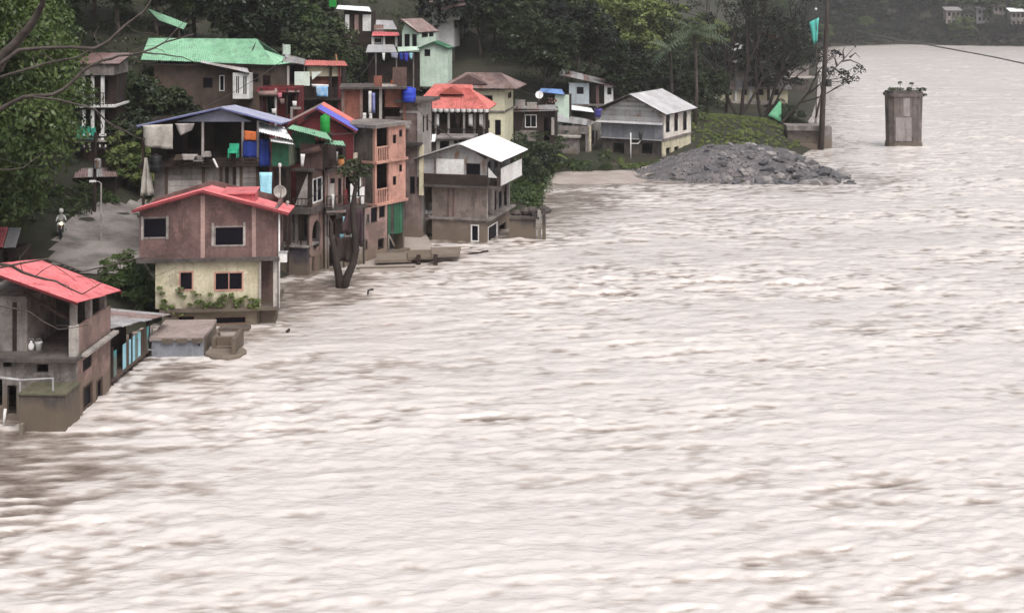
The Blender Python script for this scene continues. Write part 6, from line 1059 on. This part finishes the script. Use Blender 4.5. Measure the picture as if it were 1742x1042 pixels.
def grow(mb, tips, p, d, L_, r_, lev, rj, spread=.55, nch=3, up=.15):
    n = 4; pts = [p]; dd_ = Vector(d)
    for i in range(n): dd_ = (dd_ + Vector((rj.uniform(-1, 1), rj.uniform(-1, 1), rj.uniform(-1, 1))) * .14 + Vector((0, 0, up * .15))).normalized(); pts.append(pts[-1] + dd_ * L_ / n)
    mb.tube(pts, [r_ * (1 - .45 * i / n) for i in range(n + 1)], 6 if r_ > .06 else 4, False)
    if lev == 0: tips.append(pts[-1]); return
    for i in range(nch):
        b = pts[2 + (i % 3)] if i else pts[-1]; dv = (dd_ + Vector((rj.uniform(-1, 1), rj.uniform(-1, 1), rj.uniform(-.6, .9))) * spread * 1.4).normalized(); grow(mb, tips, b, dv, L_ * rj.uniform(.55, .75), r_ * .55, lev - 1, rj, spread, nch, up)
def bare_tree(name, label, loc, stems, lev, seed, bark, leafm=None, per=30, leaf=.2, rad=.8, nch=3, pick=1.):
    rj = random.Random(seed); e = empty(name, loc); tag(e, label, 'tree'); mb = MB(); tips = []
    for d, L_, r_ in stems: grow(mb, tips, Vector((0, 0, -.4)), Vector(d).normalized(), L_, r_, lev, rj, nch=nch)
    mb.obj('trunk', bark, e, True)
    if leafm:
        tp = [t for t in tips if rj.random() < pick]; rng = np.random.default_rng(seed); C, N = clump_cloud(rng, np.array([tuple(t) for t in tp]), np.full(len(tp), rad), per); V, F = leaf_quads(C, N, leaf, rng); link(bpy.data.objects.new('crown', mknp('crown', V, F, leafm)), e)
    return e
TW = M('dark_bark', (.045, .034, .03), (.025, .019, .017))
for i, (px, D, st, l, lm) in enumerate(((1258, 170, (((-.35, .1, 1), 7, .24), ((.05, 0, 1), 8, .3), ((.4, .1, 1), 7, .22)), 'dark multi stemmed tree rising from the grass slope', LEAF_B), (1298, 172, (((-.2, .1, 1), 8, .26), ((.3, 0, 1), 7.5, .28), ((.65, .1, 1), 6, .2)), 'dark tree with slanting stems next to the pillared house', LEAF_B), (1235, 182, (((0, 0, 1), 9, .26), ((.25, .2, 1), 8, .2)), 'slim half bare tree behind the multi stemmed trees', LEAF_B))):
    bare_tree('bare_stemmed_tree', l, (at(px, D), D, gz(at(px, D), D)), st, 3, 40 + i, TW, lm, 26, .2, .95)
x, D = at(1322, 158), 158
bare_tree('leaning_tree', 'thin tree leaning out over the water toward the tall pole', (x, D, gz(x, D)), (((.62, 0, .78), 5.5, .22),), 3, 52, TW, LEAF_B, 30, .18, .7, 3, .7)
x, D = at(1402, 156), 156
e = empty('bare_branch_tree', P(1392, 190, 156)); tag(e, 'leafless grey branches spreading beyond the tall pole', 'tree'); mb = MB(); O = e.location; tp = []
for pl in (((1388, 200), (1400, 150), (1418, 118), (1432, 104), (1445, 90), (1452, 82)), ((1420, 116), (1428, 124), (1442, 121), (1450, 117)), ((1432, 104), (1446, 102), (1458, 107), (1470, 114)), ((1445, 98), (1455, 90), (1463, 98)), ((1424, 112), (1420, 98), (1425, 88)), ((1436, 100), (1434, 88), (1438, 78))): mb.tube([P(*q, 156) - O for q in pl], [.14 * (1 - .8 * i / (len(pl) - 1)) for i in range(len(pl))], 5)
mb.obj('branches', M('grey_bark', (.16, .12, .115), (.1, .075, .07)), e, True); MB().tube([P(1388, 200, 156) - O, P(1386, 236, 156) - O], [.14, .2], 6).obj('trunk', MATS['grey_bark'], e, True)
# forked dead tree in the water
e = empty('forked_dead_tree', P(580, 490, 77.7)); tag(e, 'forked dead tree standing in the flood in front of the tenement', 'tree'); O = e.location; mb = MB(); pp = lambda q, D=77.7: P(q[0], q[1], D) - O
mb.tube([pp(q) for q in ((579, 500), (577, 472), (572, 446), (568, 420), (563, 400), (564, 380), (558, 366))], [.27, .25, .22, .19, .15, .1, .03], 8); mb.tube([pp(q) for q in ((583, 500), (590, 472), (600, 450), (606, 425), (603, 392), (600, 352), (605, 318), (612, 290), (614, 272))], [.28, .25, .22, .2, .18, .16, .12, .08, .04], 8); [mb.tube([pp(a_), pp(((a_[0] + b_[0]) / 2 + 2, (a_[1] + b_[1]) / 2 - 4)), pp(b_)], [.05, .035, .015], 5) for a_, b_ in (((568, 420), (553, 398)), ((564, 385), (575, 365)), ((605, 425), (622, 405)), ((601, 360), (586, 338)), ((603, 330), (622, 312)), ((606, 312), (592, 300)), ((610, 295), (628, 284)))]; mb.tube([pp(q) for q in ((604, 318), (592, 300), (585, 285))], [.08, .05, .03], 5); mb.obj('trunk', TW, e, True)
rng = np.random.default_rng(3); C, N = clump_cloud(rng, np.array([tuple(pp(q)) for q in ((590, 285), (600, 290), (610, 285), (605, 276), (616, 292), (598, 278), (612, 298), (622, 300), (590, 298), (626, 285), (584, 292), (603, 306))]), np.full(12, .36), 55); V, F = leaf_quads(C, N, .1, rng); link(bpy.data.objects.new('crown', mknp('crown', V, F, LEAF_D)), e)
cloth('maroon_tarp', 'dark maroon tarpaulin sagging on the forked dead tree', 'tarpaulin', [P(590, 352, 78), P(606, 352, 78), P(600, 398, 78), P(580, 396, 78)], M('plum_tarp', (.09, .055, .06), (.06, .035, .04), rough=.7), 4, .1)
# ---------------------------------------------------------------- lane furniture, rider, near branches
x, D = at(172, 84), 84; e = empty('lamp_post', (x, D, gz(x, D))); tag(e, 'thin pale lamp post standing in the lane', 'lamp post'); h = P(0, 312, D).z - gz(x, D); MB().tube([(0, 0, -.3), (0, 0, h)], [.07, .05], 7).obj('post', CONCL, e); MB().tube([(0, 0, h), (-.15, 0, h + .12), (-.5, 0, h + .15)], .03, 5).obj('arm', PIPE, e); MB().box(-.75, -.35, -.1, .1, h + .08, h + .2).obj('lamp_head', WHITE, e)
x, D = at(160, 90), 90; e = empty('utility_pole', (x, D, gz(x, D))); tag(e, 'dark utility pole with crossarms and hanging cables behind the lamp post', 'utility pole'); h = P(0, 225, D).z - gz(x, D); MB().tube([(0, 0, -.3), (.1, 0, h)], [.14, .1], 8).obj('pole', WOODD, e)
for i, f in enumerate((.94, .8)):
    MB().bar((-.8, 0, h * f), (.9, 0, h * f), .1).obj('crossarm', WOODD, e)
    for xx in (-.7, -.3, .4, .8): MB().lathe([(.03, 0), (.06, .05), (.05, .16), (.02, .2)], (xx, 0, h * f + .05), 6).obj('insulator', WHITE, e)
MB().lathe([(.2, 0), (.24, .1), (.24, .6), (.16, .7)], (.3, -.15, h * .55), 9).obj('transformer', GREYT, e); MB().box(-.35, -.1, -.2, .05, h * .45, h * .45 + .5).obj('meter_case', WHITE, e)
tops = Vector((x, D, gz(x, D) + h * .95))
for i, (to, l) in enumerate(((P(246, 238, 80), 'cable from the utility pole to the blue gabled roof'), (P(-20, 262, 60), 'cable from the utility pole running over the lane shed'), (P(486, 100, 107), 'cable from the utility pole to the red edged house'))):
    e = empty('overhead_wire', tops); tag(e, l, 'wire'); q = to - tops; MB().tube([q * t - Vector((0, 0, 1.2 * math.sin(math.pi * t))) for t in [j / 10 for j in range(11)]], .022, 4).obj('wire', RUBBER, e); MB().lathe([(.02, 0), (.06, .05), (.02, .12)], q, 6).obj('clamp', RUBBER, e)
# motorbike and rider in the lane
x, D = at(104, 83.5), 83.5; g0 = max(gz(x, D), .35) + .07
e = empty('motorbike', (x, D, g0), .35); tag(e, 'small dark motorbike with lit yellow headlamp in the lane', 'motorbike')
for y in (-.62, .62):
    wv = MB(); wv.lathe([(.2, -.05), (.29, -.055), (.3, 0), (.29, .055), (.2, .05)], seg=16); wo = wv.obj('wheel', BLACK, e, True); wo.rotation_euler = (0, R(90), 0); wo.location = (0, y, .3)
    hb = MB().lathe([(.05, -.06), (.19, -.02), (.19, .02), (.05, .06)], seg=10).obj('rim', PIPE, wo)
MB().box(-.11, .11, -.35, .3, .35, .62).obj('engine', RUBBER, e); MB().box(-.12, .12, -.3, .12, .63, .83).obj('fuel_tank', MAROON, e); MB().box(-.13, .13, .1, .75, .72, .82).obj('seat', BLACK, e); MB().tube([(0, -.62, .3), (0, -.45, .95)], .04).obj('fork', PIPE, e); MB().tube([(-.34, -.35, 1.02), (0, -.45, .98), (.34, -.35, 1.02)], .02).obj('handlebar', RUBBER, e)
lm = bpy.data.materials.new('headlamp_glow'); lm.use_nodes = True; b = lm.node_tree.nodes['Principled BSDF']; b.inputs['Emission Color'].default_value = (1, .85, .35, 1); b.inputs['Emission Strength'].default_value = 3
hl = MB(); hl.lathe([(.04, .1), (.1, .02), (.105, 0)], seg=12); ho = hl.obj('headlamp', lm, e, True); ho.rotation_euler = (R(90), 0, 0); ho.location = (0, -.6, .92)
me = bpy.data.meshes.new('person'); J = [(0, .25, .86), (0, .18, 1.12), (0, .06, 1.36), (0, .02, 1.47), (0, -.02, 1.56), (0, -.03, 1.68), (.19, .06, 1.32), (.26, -.12, 1.14), (.3, -.33, 1.05), (-.19, .06, 1.32), (-.26, -.12, 1.14), (-.3, -.33, 1.05), (.12, .22, .84), (.2, -.14, .8), (.19, .0, .42), (.19, -.12, .36), (-.12, .22, .84), (-.2, -.14, .8), (-.19, .0, .42), (-.19, -.12, .36)]
me.from_pydata(J, [(0, 1), (1, 2), (2, 3), (3, 4), (4, 5), (2, 6), (6, 7), (7, 8), (2, 9), (9, 10), (10, 11), (0, 12), (12, 13), (13, 14), (14, 15), (0, 16), (16, 17), (17, 18), (18, 19)], [])
me.materials.append(M('shirt', (.5, .5, .5), (.4, .4, .42), streak=.1)); po = link(bpy.data.objects.new('person', me)); po.location = e.location; po.rotation_euler = (0, 0, .35); tag(po, 'rider in pale shirt and white helmet sitting on the motorbike', 'person')
sk = po.modifiers.new('skin', 'SKIN'); rad = [.15, .15, .16, .06, .07, .09, .07, .05, .04, .07, .05, .04, .09, .08, .055, .05, .09, .08, .055, .05]
for v, r_ in zip(me.skin_vertices[0].data, rad): v.radius = (r_, r_)
me.skin_vertices[0].data[0].use_root = True; po.modifiers.new('sub', 'SUBSURF').levels = 1; po.modifiers['sub'].render_levels = 2
MB().lathe([(.13, -.1), (.15, 0), (.135, .1), (.08, .15), (.01, .165)], (0, -.03, 1.65), 12).obj('helmet', WHITE, po, True); MB().lathe([(.14, 0), (.17, .25), (.1, .3)], (0, .24, .7), 10).obj('trousers', RUBBER, po, True)
# near bare branches reaching in from the left (tree stands beside the bridge)
e = empty('near_bare_tree', P(-260, 900, 25)); tag(e, 'bare grey branches of a near tree reaching in over the roofs', 'tree'); O = e.location; mb = MB()
def br(pl, r0, r1, D0=24, D1=25):
    n = len(pl); P_ = [P(q[0], q[1], D0 + (D1 - D0) * i / (n - 1)) - O for i, q in enumerate(pl)]; Q_ = []
    for i in range(n - 1): Q_ += [P_[i], P_[i].lerp(P_[i + 1], .5) + Vector((random.uniform(-.02, .02), random.uniform(-.05, .05), random.uniform(-.02, .02)))]
    Q_.append(P_[-1]); m = len(Q_); mb.tube(Q_, [.72 * (r0 + (r1 - r0) * i / (m - 1)) for i in range(m)], 6)
br(((-260, 900), (-240, 500), (-160, 330), (-80, 220), (0, 107), (24, 77), (52, 44), (72, 8), (85, -40)), .26, .05, 25, 24); br(((-80, 220), (-20, 130), (32, 85), (89, 81), (161, 83), (185, 70), (214, 42), (246, 18), (262, -10)), .07, .02); br(((-60, 190), (0, 131), (56, 115), (93, 105), (129, 99), (153, 85), (185, 70)), .05, .018); br(((-160, 330), (0, 185), (40, 165), (89, 161), (121, 141), (141, 121), (173, 103), (202, 95), (242, 89), (280, 72), (330, 58)), .07, .02); br(((242, 89), (275, 92), (310, 97), (335, 108)), .025, .01); br(((56, 165), (97, 169), (161, 185), (181, 206), (226, 230), (246, 238)), .035, .012); br(((181, 206), (210, 224), (240, 208)), .015, .006); br(((93, 105), (70, 90), (60, 112)), .02, .01); br(((214, 42), (235, 55), (270, 60)), .018, .008); br(((280, 72), (300, 50), (318, 30)), .014, .006); br(((161, 185), (175, 215), (165, 235), (178, 250)), .015, .006)
br(((-200, 430), (-60, 440), (20, 452), (60, 470), (95, 478), (140, 500), (175, 480)), .06, .012, 25, 26); br(((-120, 440), (0, 455), (80, 440), (140, 462), (230, 440), (300, 430), (330, 450)), .035, .008, 25, 26); br(((60, 470), (90, 450), (130, 478)), .014, .006, 25, 26); br(((240, 438), (262, 470), (300, 455)), .01, .005, 26, 26); br(((-150, 545), (0, 520), (50, 530), (100, 560), (150, 552)), .03, .008, 25, 26); br(((-150, 330), (0, 288), (40, 285), (77, 258)), .025, .01, 25, 26)
rt = random.Random(4)
for q in ((60, 112), (100, 82), (140, 84), (170, 80), (205, 50), (110, 148), (160, 108), (220, 92), (260, 82), (150, 182), (200, 216), (30, 168), (90, 478), (130, 470), (200, 446), (40, 465), (270, 438), (20, 60), (45, 55)):
    a_ = rt.uniform(-2.6, .6); L_ = rt.uniform(25, 60); br((q, (q[0] + L_ * .5 * math.cos(a_) + rt.uniform(-6, 6), q[1] + L_ * .5 * math.sin(a_)), (q[0] + L_ * math.cos(a_ + .3), q[1] + L_ * math.sin(a_ + .3))), .012, .004, 25, 25.3)
mb.obj('branches', BARKL, e, True); MB().tube([Vector((0, 0, 2)), Vector((0, 0, 0)), Vector((-.3, .2, -8))], [.26, .3, .45], 9).obj('trunk', BARKL, e, True)

# loose cables between the houses
for i, (a, b, l) in enumerate(((P(440, 206, 81), P(606, 226, 85), 'cable slung from the blue gabled roof to the maroon gable'), (P(622, 216, 85.6), P(716, 176, 93), 'cable from the pink block to the brown plastered house'), (P(478, 360, 70), P(560, 292, 82), 'cable from the red gabled eave to the tenement loft'), (P(700, 176, 93), P(790, 246, 92.5), 'cable from the tank house to the white roofed house'), (P(852, 272, 92), P(893, 188, 132), 'cable from the white roofed house to the dark riverside house'), (P(560, 112, 106), P(640, 90, 137), 'cable climbing from the red edged house to the hillside porch'), (P(880, 150, 128), P(955, 128, 150), 'cable from the yellow house to the pale blue house'), (P(1045, 148, 150), P(1404, 20, 149.5), 'long cable from the pale blue house to the tall pole'))):
    e = empty('slung_cable', a); tag(e, l, 'cable'); q = b - a; MB().tube([q * (j / 12) - Vector((0, 0, .06 * q.length * math.sin(math.pi * j / 12))) for j in range(13)], .025, 4).obj('cable', RUBBER, e); MB().lathe([(.02, -.04), (.05, 0), (.02, .06)], (0, 0, 0), 6).obj('clamp', RUBBER, e)
